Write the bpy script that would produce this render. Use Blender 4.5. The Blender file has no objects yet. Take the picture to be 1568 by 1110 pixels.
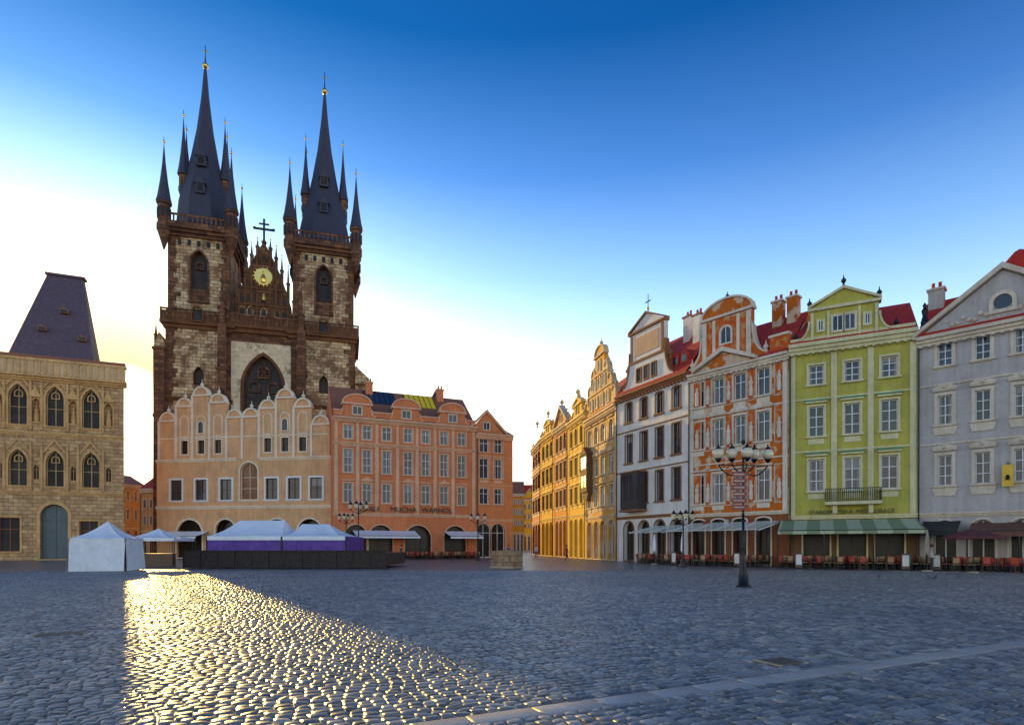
import bpy, math, random, colorsys
import numpy as np
from mathutils import Vector, Matrix
random.seed(7); np.random.seed(7)
F=900.;HY=835.;CH=1.7
SC=bpy.context.scene
COL=SC.collection
# ------------------------------------------------------------ materials
def newmat(name):
    m=bpy.data.materials.new(name); m.use_nodes=True
    nt=m.node_tree; nt.nodes.clear()
    out=nt.nodes.new('ShaderNodeOutputMaterial'); p=nt.nodes.new('ShaderNodeBsdfPrincipled')
    nt.links.new(p.outputs[0],out.inputs[0])
    return m,nt,p
def N(nt,t,**k):
    n=nt.nodes.new(t)
    for a,v in k.items(): setattr(n,a,v)
    return n
def ramp(nt,fac,stops):
    r=N(nt,'ShaderNodeValToRGB'); e=r.color_ramp.elements
    while len(e)<len(stops): e.new(.5)
    for i,(p,c) in enumerate(stops):
        e[i].position=p; e[i].color=(c[0],c[1],c[2],1) if not isinstance(c,float) else (c,c,c,1)
    nt.links.new(fac,r.inputs[0]); return r.outputs[0]
def noise(nt,vec,scale,det=6,rough=.6):
    n=N(nt,'ShaderNodeTexNoise'); n.inputs['Scale'].default_value=scale; n.inputs['Detail'].default_value=det; n.inputs['Roughness'].default_value=rough
    nt.links.new(vec,n.inputs['Vector']); return n.outputs['Fac']
def mix(nt,a,b,fac,mode='MIX'):
    m=N(nt,'ShaderNodeMix',data_type='RGBA',blend_type=mode)
    for s,v in ((0,fac),(6,a),(7,b)):
        if hasattr(v,'links') or hasattr(v,'is_linked'): nt.links.new(v,m.inputs[s])
        else: m.inputs[s].default_value=v if s==0 else (v[0],v[1],v[2],1)
    return m.outputs[2]
def bump(nt,p,h,dist=.02,strength=.6):
    b=N(nt,'ShaderNodeBump'); b.inputs['Distance'].default_value=dist; b.inputs['Strength'].default_value=strength
    nt.links.new(h,b.inputs['Height']); nt.links.new(b.outputs[0],p.inputs['Normal'])
def objco(nt): return N(nt,'ShaderNodeTexCoord').outputs['Object']
def wallco(nt):
    s=N(nt,'ShaderNodeSeparateXYZ'); nt.links.new(objco(nt),s.inputs[0])
    a=N(nt,'ShaderNodeMath',operation='ADD'); nt.links.new(s.outputs[0],a.inputs[0]); nt.links.new(s.outputs[1],a.inputs[1])
    c=N(nt,'ShaderNodeCombineXYZ'); nt.links.new(a.outputs[0],c.inputs[0]); nt.links.new(s.outputs[2],c.inputs[1])
    return c.outputs[0],s
def sc(c,k): return tuple(min(1,x*k) for x in c)
def satc(c,k=1.15,v=.98):
    h,s,vv=colorsys.rgb_to_hsv(*c); return colorsys.hsv_to_rgb(h,min(1,s*k),min(1,vv*v))
def stucco(name,c,dirt=.5,rough=.85,c2=None,c2s=.6,c2t=.5):
    c=satc(c)
    m,nt,p=newmat(name); co=objco(nt)
    n1=noise(nt,co,.55,8,.65); n2=noise(nt,co,5,6,.7)
    mp=N(nt,'ShaderNodeMapping'); mp.inputs['Scale'].default_value=(2.2,2.2,.18); nt.links.new(co,mp.inputs[0])
    n3=noise(nt,mp.outputs[0],1.5,6,.6)
    base=ramp(nt,n1,[(.3,sc(c,1-.5*dirt)),(.65,sc(c,1.06))])
    if c2: base=mix(nt,base,c2,ramp(nt,noise(nt,co,c2s,5,.6),[(c2t,0.),(c2t+.06,1.)]))
    base=mix(nt,base,ramp(nt,n3,[(.3,sc((.58,.5,.43),1)),(.6,(1,1,1))]),.6*dirt+.15,'MULTIPLY')
    base=mix(nt,base,ramp(nt,n2,[(.3,(.7,.7,.7)),(.7,(1.,1.,1.))]),.6,'MULTIPLY')
    nt.links.new(base,p.inputs['Base Color']); p.inputs['Roughness'].default_value=rough
    bump(nt,p,n2,.015,.5); return m
def blocks(name,c1,c2,mort,bw=.8,bh=.4,ms=.03,contrast=.5,dark=None,ds=.25,dth=(.45,.6)):
    m,nt,p=newmat(name); v,_=wallco(nt)
    d=N(nt,'ShaderNodeTexNoise'); d.inputs['Scale'].default_value=1.5; nt.links.new(v,d.inputs['Vector'])
    vv=N(nt,'ShaderNodeMix',data_type='VECTOR'); vv.inputs[0].default_value=.06
    nt.links.new(v,vv.inputs[4]); nt.links.new(d.outputs['Color'],vv.inputs[5])
    b=N(nt,'ShaderNodeTexBrick'); b.inputs['Scale'].default_value=1; b.inputs['Brick Width'].default_value=bw; b.inputs['Row Height'].default_value=bh
    b.inputs['Mortar Size'].default_value=ms; b.inputs['Mortar Smooth'].default_value=.4; b.inputs['Bias'].default_value=0
    b.inputs['Color1'].default_value=(*c1,1); b.inputs['Color2'].default_value=(*c2,1); b.inputs['Mortar'].default_value=(*mort,1)
    nt.links.new(vv.outputs[1],b.inputs[0])
    co=objco(nt); n=noise(nt,co,.9,9,.7); n4=noise(nt,co,6,6,.7)
    base=mix(nt,b.outputs[0],ramp(nt,n,[(.3,(1-contrast,)*3),(.7,(1.1,1.05,1.))]),.9,'MULTIPLY')
    if dark: base=mix(nt,base,dark,ramp(nt,noise(nt,co,ds,9,.75),[(dth[0],0.),(dth[1],.9)]))
    base=mix(nt,base,ramp(nt,n4,[(.3,(.7,.7,.7)),(.7,(1.,1.,1.))]),.7,'MULTIPLY')
    nt.links.new(base,p.inputs['Base Color']); p.inputs['Roughness'].default_value=.9
    inv=N(nt,'ShaderNodeInvert'); nt.links.new(b.outputs['Fac'],inv.inputs[1])
    hh=mix(nt,inv.outputs[0],n4,.35); bump(nt,p,hh,.05,.7); return m
def tiles(name,c,s=4.,rough=.7):
    m,nt,p=newmat(name); co=objco(nt)
    w=N(nt,'ShaderNodeTexWave',bands_direction='X'); w.inputs['Scale'].default_value=s/3; nt.links.new(co,w.inputs[0])
    w2=N(nt,'ShaderNodeTexWave',bands_direction='Z',wave_profile='SAW'); w2.inputs['Scale'].default_value=s/4; nt.links.new(co,w2.inputs[0])
    n=noise(nt,co,2.5,8,.8)
    base=ramp(nt,n,[(.3,sc(c,.55)),(.7,sc(c,1.25))])
    base=mix(nt,base,ramp(nt,w2.outputs[1],[(0.,(.6,.6,.6)),(.4,(1,1,1))]),.8,'MULTIPLY')
    nt.links.new(base,p.inputs['Base Color']); p.inputs['Roughness'].default_value=rough
    bump(nt,p,mix(nt,w.outputs[1],w2.outputs[1],.5),.05,.7); return m
def plain(name,c,rough=.5,metal=0,var=.25,s=4):
    m,nt,p=newmat(name); co=objco(nt); n=noise(nt,co,s,6,.7)
    nt.links.new(ramp(nt,n,[(.3,sc(c,1-var)),(.7,sc(c,1+var*.4))]),p.inputs['Base Color'])
    nt.links.new(ramp(nt,n,[(.3,float(min(1,rough*1.2))),(.7,float(rough*.85))]),p.inputs['Roughness'])
    p.inputs['Metallic'].default_value=metal; return m
def stripes(name,c1,c2,s=2.):
    m,nt,p=newmat(name); co=objco(nt)
    w=N(nt,'ShaderNodeTexWave',bands_direction='X'); w.inputs['Scale'].default_value=s/3.14; nt.links.new(co,w.inputs[0])
    b=ramp(nt,w.outputs[1],[(.48,c1),(.52,c2)])
    b=mix(nt,b,ramp(nt,noise(nt,co,3),[(.3,(.75,)*3),(.7,(1.,)*3)]),.6,'MULTIPLY')
    nt.links.new(b,p.inputs['Base Color']); p.inputs['Roughness'].default_value=.8; return m
def glassm(name,c=(.03,.045,.06),ior=1.5,rough=.08):
    m,nt,p=newmat(name); co=objco(nt)
    v=N(nt,'ShaderNodeTexVoronoi'); v.inputs['Scale'].default_value=.45; nt.links.new(co,v.inputs[0])
    nt.links.new(mix(nt,sc(c,.5),sc(c,2.),v.outputs['Color']),p.inputs['Base Color'])
    p.inputs['Roughness'].default_value=rough; p.inputs['IOR'].default_value=ior
    bump(nt,p,noise(nt,co,1.2,2),.03,.25); return m
GL=glassm('window_glass',(.025,.033,.045),1.45); SHOP=glassm('shop_dark',(.02,.015,.012),1.35,.25); CHG=glassm('leaded_glass',(.025,.02,.02),1.3,.45)
WHITE=plain('painted_white',(.78,.77,.74),.5,0,.12); BROWNF=plain('brown_frames',(.09,.05,.03),.5); CURT=plain('curtain',(.36,.33,.3),.9,0,.3,9)
BLACK=plain('black_iron',(.02,.02,.022),.4,.5); GOLD=plain('gilding',(.85,.55,.12),.3,.9)
CREAM=stucco('cream_trim',(.78,.63,.45),.5); STONET=stucco('stone_trim',(.5,.41,.3),.6)
RED=tiles('red_tiles',(.5,.035,.015)); BROWNR=tiles('brown_tiles',(.33,.12,.06)); SLATE=tiles('slate',(.05,.048,.08),6,.6)
# ------------------------------------------------------------ mesh builder
class MB:
    def __init__(s): s.p={}
    def add(s,part,vs,fs):
        V,Fc=s.p.setdefault(part,([],[])); n=len(V); V.extend(vs); Fc.extend([tuple(i+n for i in f) for f in fs])
    def box(s,part,x0,x1,y0,y1,z0,z1):
        s.add(part,[(x0,y0,z0),(x1,y0,z0),(x1,y1,z0),(x0,y1,z0),(x0,y0,z1),(x1,y0,z1),(x1,y1,z1),(x0,y1,z1)],
              [(0,1,5,4),(1,2,6,5),(2,3,7,6),(3,0,4,7),(4,5,6,7),(3,2,1,0)])
    def quad(s,part,*v): s.add(part,list(v),[tuple(range(len(v)))])
    def prism(s,part,pts,y0,y1):
        n=len(pts); s.add(part,[(x,y0,z) for x,z in pts]+[(x,y1,z) for x,z in pts],
            [tuple(range(n)),tuple(range(2*n-1,n-1,-1))]+[(i,i+n,(i+1)%n+n,(i+1)%n) for i in range(n)])
    def lathe(s,part,c,prof,n=8,rot=None):
        rot=math.pi/n if rot is None else rot
        vs=[(c[0]+r*math.cos(rot+2*math.pi*k/n),c[1]+r*math.sin(rot+2*math.pi*k/n),c[2]+z) for r,z in prof for k in range(n)]
        fs=[(i*n+k,i*n+(k+1)%n,(i+1)*n+(k+1)%n,(i+1)*n+k) for i in range(len(prof)-1) for k in range(n)]
        fs+=[tuple(range(n-1,-1,-1)),tuple((len(prof)-1)*n+k for k in range(n))]
        s.add(part,vs,fs)
    def sph(s,part,c,r,n=12,m=8,sz=1):
        s.lathe(part,c,[(max(.001,r*math.sin(math.pi*i/m)),-r*sz*math.cos(math.pi*i/m)) for i in range(m+1)],n)
    def tube(s,part,a,b,r0,r1=None,n=8):
        r1=r0 if r1 is None else r1; a=Vector(a);b=Vector(b); d=(b-a).normalized()
        u=d.orthogonal().normalized(); v=d.cross(u)
        vs=[tuple(a+(u*math.cos(2*math.pi*k/n)+v*math.sin(2*math.pi*k/n))*r0) for k in range(n)]+[tuple(b+(u*math.cos(2*math.pi*k/n)+v*math.sin(2*math.pi*k/n))*r1) for k in range(n)]
        s.add(part,vs,[(k,(k+1)%n,(k+1)%n+n,k+n) for k in range(n)]+[tuple(range(n-1,-1,-1)),tuple(range(n,2*n))])
    def finish(s,name,mats,M=None,smooth=()):
        e=bpy.data.objects.new(name,None); e.empty_display_size=.5; COL.objects.link(e)
        if M is not None: e.matrix_world=M
        for part,(V,Fc) in s.p.items():
            me=bpy.data.meshes.new(part); me.from_pydata(V,[],Fc); me.update()
            if part in smooth: me.polygons.foreach_set('use_smooth',[True]*len(me.polygons))
            me.materials.append(mats[part]); o=bpy.data.objects.new(part,me); COL.objects.link(o); o.parent=e
        return e
def arc(op,k=8):
    a,b,c,d,ar=op; m=(a+b)/2; w=b-a
    if ar=='round':
        s=d-w/2; R=[(m+w/2*math.cos(t),s+w/2*math.sin(t)) for t in [math.pi/2*i/k for i in range(k+1)]]
    elif ar=='pointed':
        s=d-.866*w; R=[(a+w*math.cos(t),s+w*math.sin(t)) for t in [math.pi/3*i/k for i in range(k+1)]]
    else:
        ri=.18*w; R=[(m+w/2*math.cos(t),d-ri+ri*math.sin(t)) for t in [math.pi/2*i/k for i in range(k+1)]]
    return R
def outline(op):
    a,b,c,d,ar=op
    if not ar: return [(a,c),(b,c),(b,d),(a,d)]
    R=arc(op); m=(a+b)/2
    return [(a,c),(b,c)]+R+[(2*m-x,z) for x,z in R[-2::-1]]
def off(op,w): return (op[0]-w,op[1]+w,op[2]-w,op[3]+w*(1.15 if op[4]=='pointed' else 1),op[4])
def ring(b,part,op,wi,wo,y0,y1):
    I=outline(off(op,wi)); O=outline(off(op,wo)); n=len(I)
    vs=[(x,y0,z) for x,z in I]+[(x,y0,z) for x,z in O]+[(x,y1,z) for x,z in I]+[(x,y1,z) for x,z in O]
    fs=[]
    for i in range(n):
        j=(i+1)%n; fs+=[(i,n+i,n+j,j),(i,j,2*n+j,2*n+i),(n+i,3*n+i,3*n+j,n+j)]
    b.add(part,vs,fs)
def wall(b,part,x0,x1,z0,z1,ops,y=0,dep=.3,jamb=None):
    r=lambda v:round(v,4)
    ops=[(r(a),r(bb),r(c),r(d),ar) for a,bb,c,d,ar in ops]
    xs=sorted({r(x0),r(x1)}|{v for o in ops for v in o[:2] if x0<v<x1}); zs=sorted({r(z0),r(z1)}|{v for o in ops for v in o[2:4] if z0<v<z1})
    for i in range(len(xs)-1):
        for j in range(len(zs)-1):
            cx=(xs[i]+xs[i+1])/2; cz=(zs[j]+zs[j+1])/2
            if not any(o[0]<cx<o[1] and o[2]<cz<o[3] for o in ops):
                b.quad(part,(xs[i],y,zs[j]),(xs[i+1],y,zs[j]),(xs[i+1],y,zs[j+1]),(xs[i],y,zs[j+1]))
    for o in ops:
        P=outline(o); n=len(P)
        for i in range(n):
            p,q=P[i],P[(i+1)%n]
            b.quad(jamb or part,(p[0],y,p[1]),(q[0],y,q[1]),(q[0],y+dep,q[1]),(p[0],y+dep,p[1]))
        if o[4]:
            R=arc(o); m=(o[0]+o[1])/2
            A=[(x,y,z) for x,z in R]+[(o[1],y,o[3])]; b.add(part,A,[tuple(range(len(A)-1,-1,-1))])
            A=[(2*m-x,y,z) for x,z in R]+[(o[0],y,o[3])]; b.add(part,A,[tuple(range(len(A)))])
def cornice(b,part,x0,x1,z,h,pr,y=0):
    for a,c,q in ((0,.3,.3),(.3,.65,.6),(.65,1,1)): b.box(part,x0,x1,y-pr*q,y+.05,z+a*h,z+c*h)
def win(b,ops,xc,w,z0,z1,arch=None,y=0,dep=.25,bars=(1,(.66,)),sw=.14,hood=None,sill=True,surr='trim',frame='frames',glass='glass'):
    op=(xc-w/2,xc+w/2,z0,z1,arch)
    ops.append(op); yy=y+dep-.01
    P=outline(op); b.add(glass,[(x,yy,z) for x,z in P],[tuple(range(len(P)))])
    ft=min(.08,w*.08)
    if glass=='glass' and random.random()<.5:
        k=random.uniform(.1,.22)*w; zz=z1-(w*.5 if arch else 0)-.02
        for s in(-1,1):
            xa,xb=sorted((xc+s*(w/2-ft),xc+s*(w/2-ft-k*random.uniform(.6,1.2)))); b.box('curtain',xa,xb,yy-.005,yy-.002,z0+ft,zz)
        if random.random()<.25 and not arch: b.box('curtain',xc-w/2+ft,xc+w/2-ft,yy-.0045,yy-.0025,z1-(z1-z0)*random.uniform(.2,.4),z1-ft)
    ring(b,frame,op,-ft,.0,yy-.08,yy-.005)
    for i in range(bars[0]):
        x=op[0]+w*(i+1)/(bars[0]+1); b.box(frame,x-ft*.45,x+ft*.45,yy-.07,yy-.006,z0+ft,z1-ft*1.2)
    for t in bars[1]:
        z=z0+(z1-z0)*t; b.box(frame,op[0]+ft,op[1]-ft,yy-.064,yy-.007,z-ft*.4,z+ft*.4)
    if surr and sw>0: ring(b,surr,op,0,sw,y-.06,y)
    s2=surr or 'trim'
    if sill: b.box(s2,op[0]-sw-.08,op[1]+sw+.08,y-.2,y+.02,z0-.13,z0+.013)
    zt=z1+sw+.12
    if hood=='flat': b.box(s2,op[0]-sw-.1,op[1]+sw+.1,y-.22,y+.01,zt,zt+.14)
    if hood in('tri','seg'):
        b.box(s2,op[0]-sw-.1,op[1]+sw+.1,y-.18,y+.01,zt,zt+.1)
        hw=w/2+sw+.14
        if hood=='tri': b.prism(s2,[(xc-hw,zt+.102),(xc+hw,zt+.102),(xc,zt+.1+hw*.55)],y-.22,y+.01)
        else:
            pts=[(xc+hw*math.cos(t),zt+.102+hw*.45*math.sin(t)) for t in [math.pi*i/8 for i in range(9)]]
            b.prism(s2,pts,y-.22,y+.01)
# ------------------------------------------------------------ facade frame (surveyed corner points)
class House:
    def __init__(s,name,L,R):
        s.name=name; s.A=Vector(((L[0]-784)/F*L[1],L[1],0)); B=Vector(((R[0]-784)/F*R[1],R[1],0))
        s.W=(B-s.A).length; s.d=(B-s.A)/s.W; s.b=MB(); s.ops=[]
        s.M=Matrix(((s.d.x,-s.d.y,0,s.A.x),(s.d.y,s.d.x,0,s.A.y),(0,0,1,0),(0,0,0,1)))
    def U(s,px):
        k=(px-784)/F; return (k*s.A.y-s.A.x)/(s.d.x-k*s.d.y)
    def Z(s,px,py): return CH+(HY-py)*(s.A.y+s.U(px)*s.d.y)/F
    def text(s,e,txt,size,x,z,mat,y=-.05):
        c=bpy.data.curves.new('lettering','FONT'); c.body=txt; c.size=size; c.extrude=.03; c.align_x='CENTER'
        c.materials.append(mat); o=bpy.data.objects.new('lettering',c); COL.objects.link(o); o.parent=e
        o.location=(x,y,z); o.rotation_euler=(math.pi/2,0,0)
    def body(s,H,D,rh,ov=.35,skl=0,skr=0,roof='roof'):
        b=s.b;W=s.W
        b.quad('walls',(0,0,0),(skl,D,0),(skl,D,H),(0,0,H)); b.quad('walls',(W,0,0),(W+skr,D,0),(W+skr,D,H),(W,0,H))
        b.quad('walls',(skl,D,0),(W+skr,D,0),(W+skr,D,H),(skl,D,H))
        m=D/2
        if rh>0:
            b.add(roof,[(0,-ov,H+.01),(W,-ov,H+.01),(W+skr/2,m,H+rh),(skl/2,m,H+rh),(W+skr,D+.2,H),(skl,D+.2,H)],[(0,1,2,3),(3,2,4,5)])
            b.quad('walls',(0,0,H),(skl,D,H),(skl/2,m,H+rh-.05)); b.quad('walls',(W,0,H),(W+skr,D,H),(W+skr/2,m,H+rh-.05))
def gable(h,kind,c,W,w,hh,p,z,y0=.02,y1=.5,part='walls',trim='trim'):
    b=h.b
    if kind=='tri':
        b.prism(part,[(c-W,z),(c+W,z),(c,z+hh)],y0,y1)
        for sg in(-1,1):
            b.prism(trim,[(c+sg*(W+.3),z-.02),(c+sg*(W+.3),z+.28),(c,z+hh+.45),(c,z+hh+.05)][::sg],y0-.35,y1+.02)
        return
    R=[(W,0),(W,.1*hh)]
    if kind=='baroque':
        for i in range(1,8):
            t=i/8*math.pi/2; R.append((W-(W-w)*math.sin(t),.1*hh+.6*hh*(1-math.cos(t))))
        R+=[(w,.7*hh),(w,hh)]
    elif kind=='stepped':
        for i in range(3):
            x=W-(W-w)*i/3; x2=W-(W-w)*(i+1)/3; za=hh*(i+1)/4
            R+=[(x,za)]
            for t in (.3,.6,1.): R.append((x-(x-x2)*t,za+hh*.08*math.sin(t*math.pi)))
        R+=[(w,hh)]
    pts=[(c+x,z+q) for x,q in R]+[(c-x,z+q) for x,q in R[::-1]]
    b.prism(part,pts,y0,y1)
    for sg in(-1,1):
        for i in range(1,len(R)-2):
            (xa,za),(xb,zb)=R[i],R[i+1]
            if abs(xa-xb)+abs(za-zb)<.02: continue
            dx,dz=xb-xa,zb-za; L=math.hypot(dx,dz); nx,nz=dz/L*.14,-dx/L*.14
            q=[(xa,za),(xa+nx,za+nz),(xb+nx,zb+nz),(xb,zb)]
            b.prism(trim,[(c+sg*x,z+t) for x,t in q][::sg],y0-.12,y1+.03)
    b.box(trim,c-w-.18,c+w+.18,y0-.22,y1+.04,z+hh+.002,z+hh+.22)
    if p>0:
        b.prism(part,[(c-w,z+hh+.22),(c+w,z+hh+.22),(c,z+hh+p)],y0,y1)
        for sg in(-1,1):
            b.prism(trim,[(c+sg*(w+.2),z+hh+.222),(c+sg*(w+.2),z+hh+.4),(c,z+hh+p+.22),(c,z+hh+p)][::sg],y0-.2,y1+.04)
    elif p<0:
        k=[(c+w*math.cos(t),z+hh+.22-p*math.sin(t)) for t in [math.pi*i/10 for i in range(11)]]; b.prism(part,k,y0,y1)
        k2=[(c+(w+.15)*math.cos(t),z+hh+.22+(-p+.18)*math.sin(t)) for t in [math.pi*i/10 for i in range(11)]]
        b.prism(trim,k2+k[::-1],y0-.15,y1+.02)
def finial(b,part,x,y,z,s=1.):
    b.lathe(part,(x,y,z),[(.16*s,0),(.16*s,.15*s),(.07*s,.25*s),(.12*s,.35*s),(.26*s,.55*s),(.26*s,.7*s),(.08*s,.9*s),(.02,1.25*s)],8)
def chimney(b,x,y,z0,z1,w=.9):
    b.box('walls',x-w/2,x+w/2,y,y+.8,z0,z1); b.box('trim',x-w/2-.1,x+w/2+.1,y-.1,y+.9,z1,z1+.16)
    for dx in(-.22,.22): b.lathe('roof',(x+dx,y+.4,z1+.16),[(.13,0),(.11,.45),(.14,.5)],8)
def gwin(b,xc,w,z0,z1,arch=None,y=.02):
    op=(xc-w/2,xc+w/2,z0,z1,arch); P=outline(op)
    b.add('glass',[(x,y-.02,z) for x,z in P],[tuple(range(len(P)))]); ring(b,'trim',op,0,.13,y-.12,y); ring(b,'frames',op,-.05,0,y-.07,y-.02)
    b.box('frames',xc-.03,xc+.03,y-.06,y-.021,z0,z1-.04)
def town(name,L,R,ref,cols,wpx,rows,corn,gz,mats,D=8,rh=3.,gab=None,pil=0,garch='seg',gw=1.25,gh=None,courses=True,corn_h=.7,corn_p=.45,bars=(1,(.66,)),finish=True,sw=.14,base=None):
    h=House(name,L,R); b=h.b; Z=lambda y:h.Z(ref,y)
    w=(h.U(ref+wpx/2)-h.U(ref-wpx/2)); us=[h.U(c) for c in cols]; H=Z(corn); G=Z(gz)
    for yt,yb,ar,hd in rows:
        for u in us:
            win(b,h.ops,u,w,Z(yb),Z(yt),ar,hood=hd,bars=bars,sw=sw)
            if hd: b.box('trim',u-w/2-.02,u+w/2+.02,-.05,.01,Z(yb)-.62,Z(yb)-.2)
    gt=G-.55 if gh is None else gh
    gops=[]
    for u in us:
        win(b,gops,u,w*gw,.12,gt,garch,dep=.5,sill=False,glass='shop',bars=(1,(.72,)),sw=.12,frame='shopframe' if base else 'frames',surr='trim')
        if base: b.box('shopframe',u-w*gw/2+.05,u+w*gw/2-.05,.3,.45,.13,.75)
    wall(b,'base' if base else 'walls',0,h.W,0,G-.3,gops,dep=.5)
    wall(b,'walls',0,h.W,G-.3,H,h.ops)
    cornice(b,'trim',-.02,h.W+.02,H-corn_h,corn_h,corn_p)
    k=int(h.W/.5)
    for i in range(k): x=(i+.5)*h.W/k; b.box('trim',x-.09,x+.09,-corn_p*.9,-.01,H-corn_h-.14,H-corn_h)
    cornice(b,'trim',0,h.W,G-.3,.3,.22)
    b.tube('iron',(.1,-.2,.1),(.1,-.2,H-corn_h-.1),.055)
    if base:
        for i in range(len(us)-1):
            x=(us[i]+us[i+1])/2+.1*i; z=G-1.35+.15*(i%2)
            b.box('iron',x-.02,x+.02,-.95,-.01,z+.62,z+.66); b.box(('signred','signwhite')[i%2],x-.025,x+.025,-.9,-.3,z,z+.58)
    if courses:
        for i in range(len(rows)-1):
            z=(Z(rows[i][1])+Z(rows[i+1][0]))/2-.05; b.box('trim',.003,h.W-.003,-.09,.01,z-.28,z-.16)
    if pil:
        xs=[.28]+[(us[i]+us[i+1])/2 for i in range(len(us)-1)]*(pil>1)+[h.W-.28]
        for x in xs: b.box('trim',x-.2,x+.2,-.1,.01,G+.02,H-corn_h-.15)
    h.body(H,D,rh); h.H=H; h.G=G; h.us=us; h.w=w; h.rows=[(Z(r[0]),Z(r[1])) for r in rows]
    if gab: 
        kind,c,W,ww,hh,p=gab; h.gc=h.U(c); gable(h,kind,h.gc,W,ww,hh,p,H+.01)
    if finish: return h,b.finish(name,mats,h.M)
    return h,None
SHF=plain('shop_timber',(.1,.05,.03),.5)
SRED=plain('sign_red',(.5,.04,.03),.4); SWH=plain('sign_white',(.7,.68,.62),.4)
def M_(walls,trim=CREAM,roof=RED,frames=WHITE,**k):
    d=dict(walls=walls,trim=trim,roof=roof,frames=frames,glass=GL,shop=SHOP,iron=BLACK,gold=GOLD,curtain=CURT,shopframe=SHF,base=walls,signred=SRED,signwhite=SWH); d.update(k); return d
# ------------------------------------------------------------ right row of houses
G_W=stucco('green_stucco',(.56,.51,.15),.45); TRG=stucco('pale_green_trim',(.78,.72,.46),.4); GRN=plain('green_hood',(.05,.3,.16),.5)
h,_=town('green_house',(1208,48),(1405,44),1305,[1250,1305,1362],25,[(552,583,None,None),(617,664,None,'flat'),(700,750,None,'flat')],517,788,None,
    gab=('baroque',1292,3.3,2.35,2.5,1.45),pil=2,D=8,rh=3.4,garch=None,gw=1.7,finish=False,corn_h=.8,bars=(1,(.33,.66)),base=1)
b=h.b; c=h.gc; H=h.H
for dx in(-.42,.42): gwin(b,c+dx,.72,H+.7,H+1.9)
for dx in(-1.6,1.6): gwin(b,c+dx,.35,H+.9,H+1.7)
b.box('trim',c-2.3,c-2.1,-.06,.02,H+.1,H+2.4); b.box('trim',c+2.1,c+2.3,-.06,.02,H+.1,H+2.4)
b.box('trim',c-1.15,c-.98,-.06,.02,H+.1,H+2.4); b.box('trim',c+.98,c+1.15,-.06,.02,H+.1,H+2.4)
for x,z in((c,H+4.2),(c-2.4,H+2.8),(c+2.4,H+2.8),(c-3.4,H+.3),(c+3.5,H+.3)): finial(b,'iron',x,.25,z,.75)
b.box('trim',.1,h.W-.1,.0,.3,H+.01,H+.5)
for u in h.us:
    for zt in (h.Z(1305,617),h.Z(1305,700)): b.box('hoods',u-.85,u+.85,-.3,.0,zt+.43,zt+.5)
zb=h.Z(1305,768); u=h.us[1]
b.box('trim',u-1.9,u+1.9,-1.1,-.01,zb-.25,zb)
for i in range(27): x=u-1.85+i*3.7/26; b.box('iron',x-.022,x+.022,-1.07,-1.03,zb,zb+.95)
for i in range(6):
    for x in(-1.85,1.85): b.box('iron',u+x-.018,u+x+.018,-1.+i*.17,-.96+i*.17,zb,zb+.95)
b.box('iron',u-1.9,u+1.9,-1.09,-1.01,zb+.95,zb+1.0); b.box('iron',u-1.9,u+1.9,-1.09,-1.01,zb+.01,zb+.05)
for x in(-1.2,1.2): b.prism('trim',[(u+x-.15,zb-.9),(u+x+.15,zb-.9),(u+x+.15,zb-.26),(u+x-.15,zb-.26)],-.7,-.01)
e=b.finish('green_house',M_(G_W,TRG,RED,WHITE,hoods=GRN,base=stucco('brown_awning_shade_base',(.2,.13,.07),.5)),h.M)  # base wall coloured darker: shade under the awning is painted in
h.text(e,'STAROMESTSKA  RESTAURACE',.42,h.W/2,h.G+.12,BLACK,-.28); GH=h
# fresco house
FR=stucco('fresco_wall',(.64,.2,.075),.4,c2=(.7,.52,.36),c2s=.9,c2t=.5)
h,_=town('frescoed_house',(1055,55),(1208,48),1132,[1070,1100,1133,1169],18,[(572,612,None,'tri'),(636,680,None,'seg'),(722,768,None,'flat')],557,784,None,
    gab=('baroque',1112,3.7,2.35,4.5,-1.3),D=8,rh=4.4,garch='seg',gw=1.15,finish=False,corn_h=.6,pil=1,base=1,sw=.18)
b=h.b;c=h.gc;H=h.H
for s in(-1,1):
    b.box('trim',c+s*2.1-.2,c+s*2.1+.2,-.12,.02,H+.05,H+4.4); b.box('trim',c+s*1.15-.14,c+s*1.15+.14,-.1,.02,H+.05,H+4.4)
    b.box('panel',c+s*1.6-.27,c+s*1.6+.27,-.03,.02,H+1.2,H+4.2)
b.box('panel',c-1.,c+1.,-.02,.02,H+1.2,H+4.3)
gwin(b,c,1.0,H+2.1,H+3.6,'round',-.02)
gable(h,'tri',c,2.7,0,1.25,0,H-.02,y0=-.45,y1=.0)
mid=[(h.us[i]+h.us[i+1])/2 for i in range(3)]
for x in [.9]+mid[:]+[h.W-.75]:
    for (zt,zb) in h.rows:
        b.box('panel',x-.36,x+.36,-.035,.01,zb-.2,zt+.3); ring(b,'trim',(x-.36,x+.36,zb-.2,zt+.3,None),0,.06,-.06,0)
        b.lathe('trim',(x,-.09,zb+.1),[(.16,0),(.2,.5),(.14,.9),(.22,1.2),(.08,1.4),(.12,1.55),(.02,1.75)],6)
finial(b,'trim',c-3.5,.2,H+.4,.9); finial(b,'trim',c+3.5,.2,H+.4,.9); finial(b,'iron',c,.2,H+6,.6)
b.box('panel',h.W-1.6,h.W,.05,.5,H+.01,H+1.5); b.box('trim',h.W-1.7,h.W+.02,-.05,.55,H+1.5,H+1.7)
for x in(h.W-2.4,h.W-1.1): chimney(b,x,3,H+2,H+5.6,.85)
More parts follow.
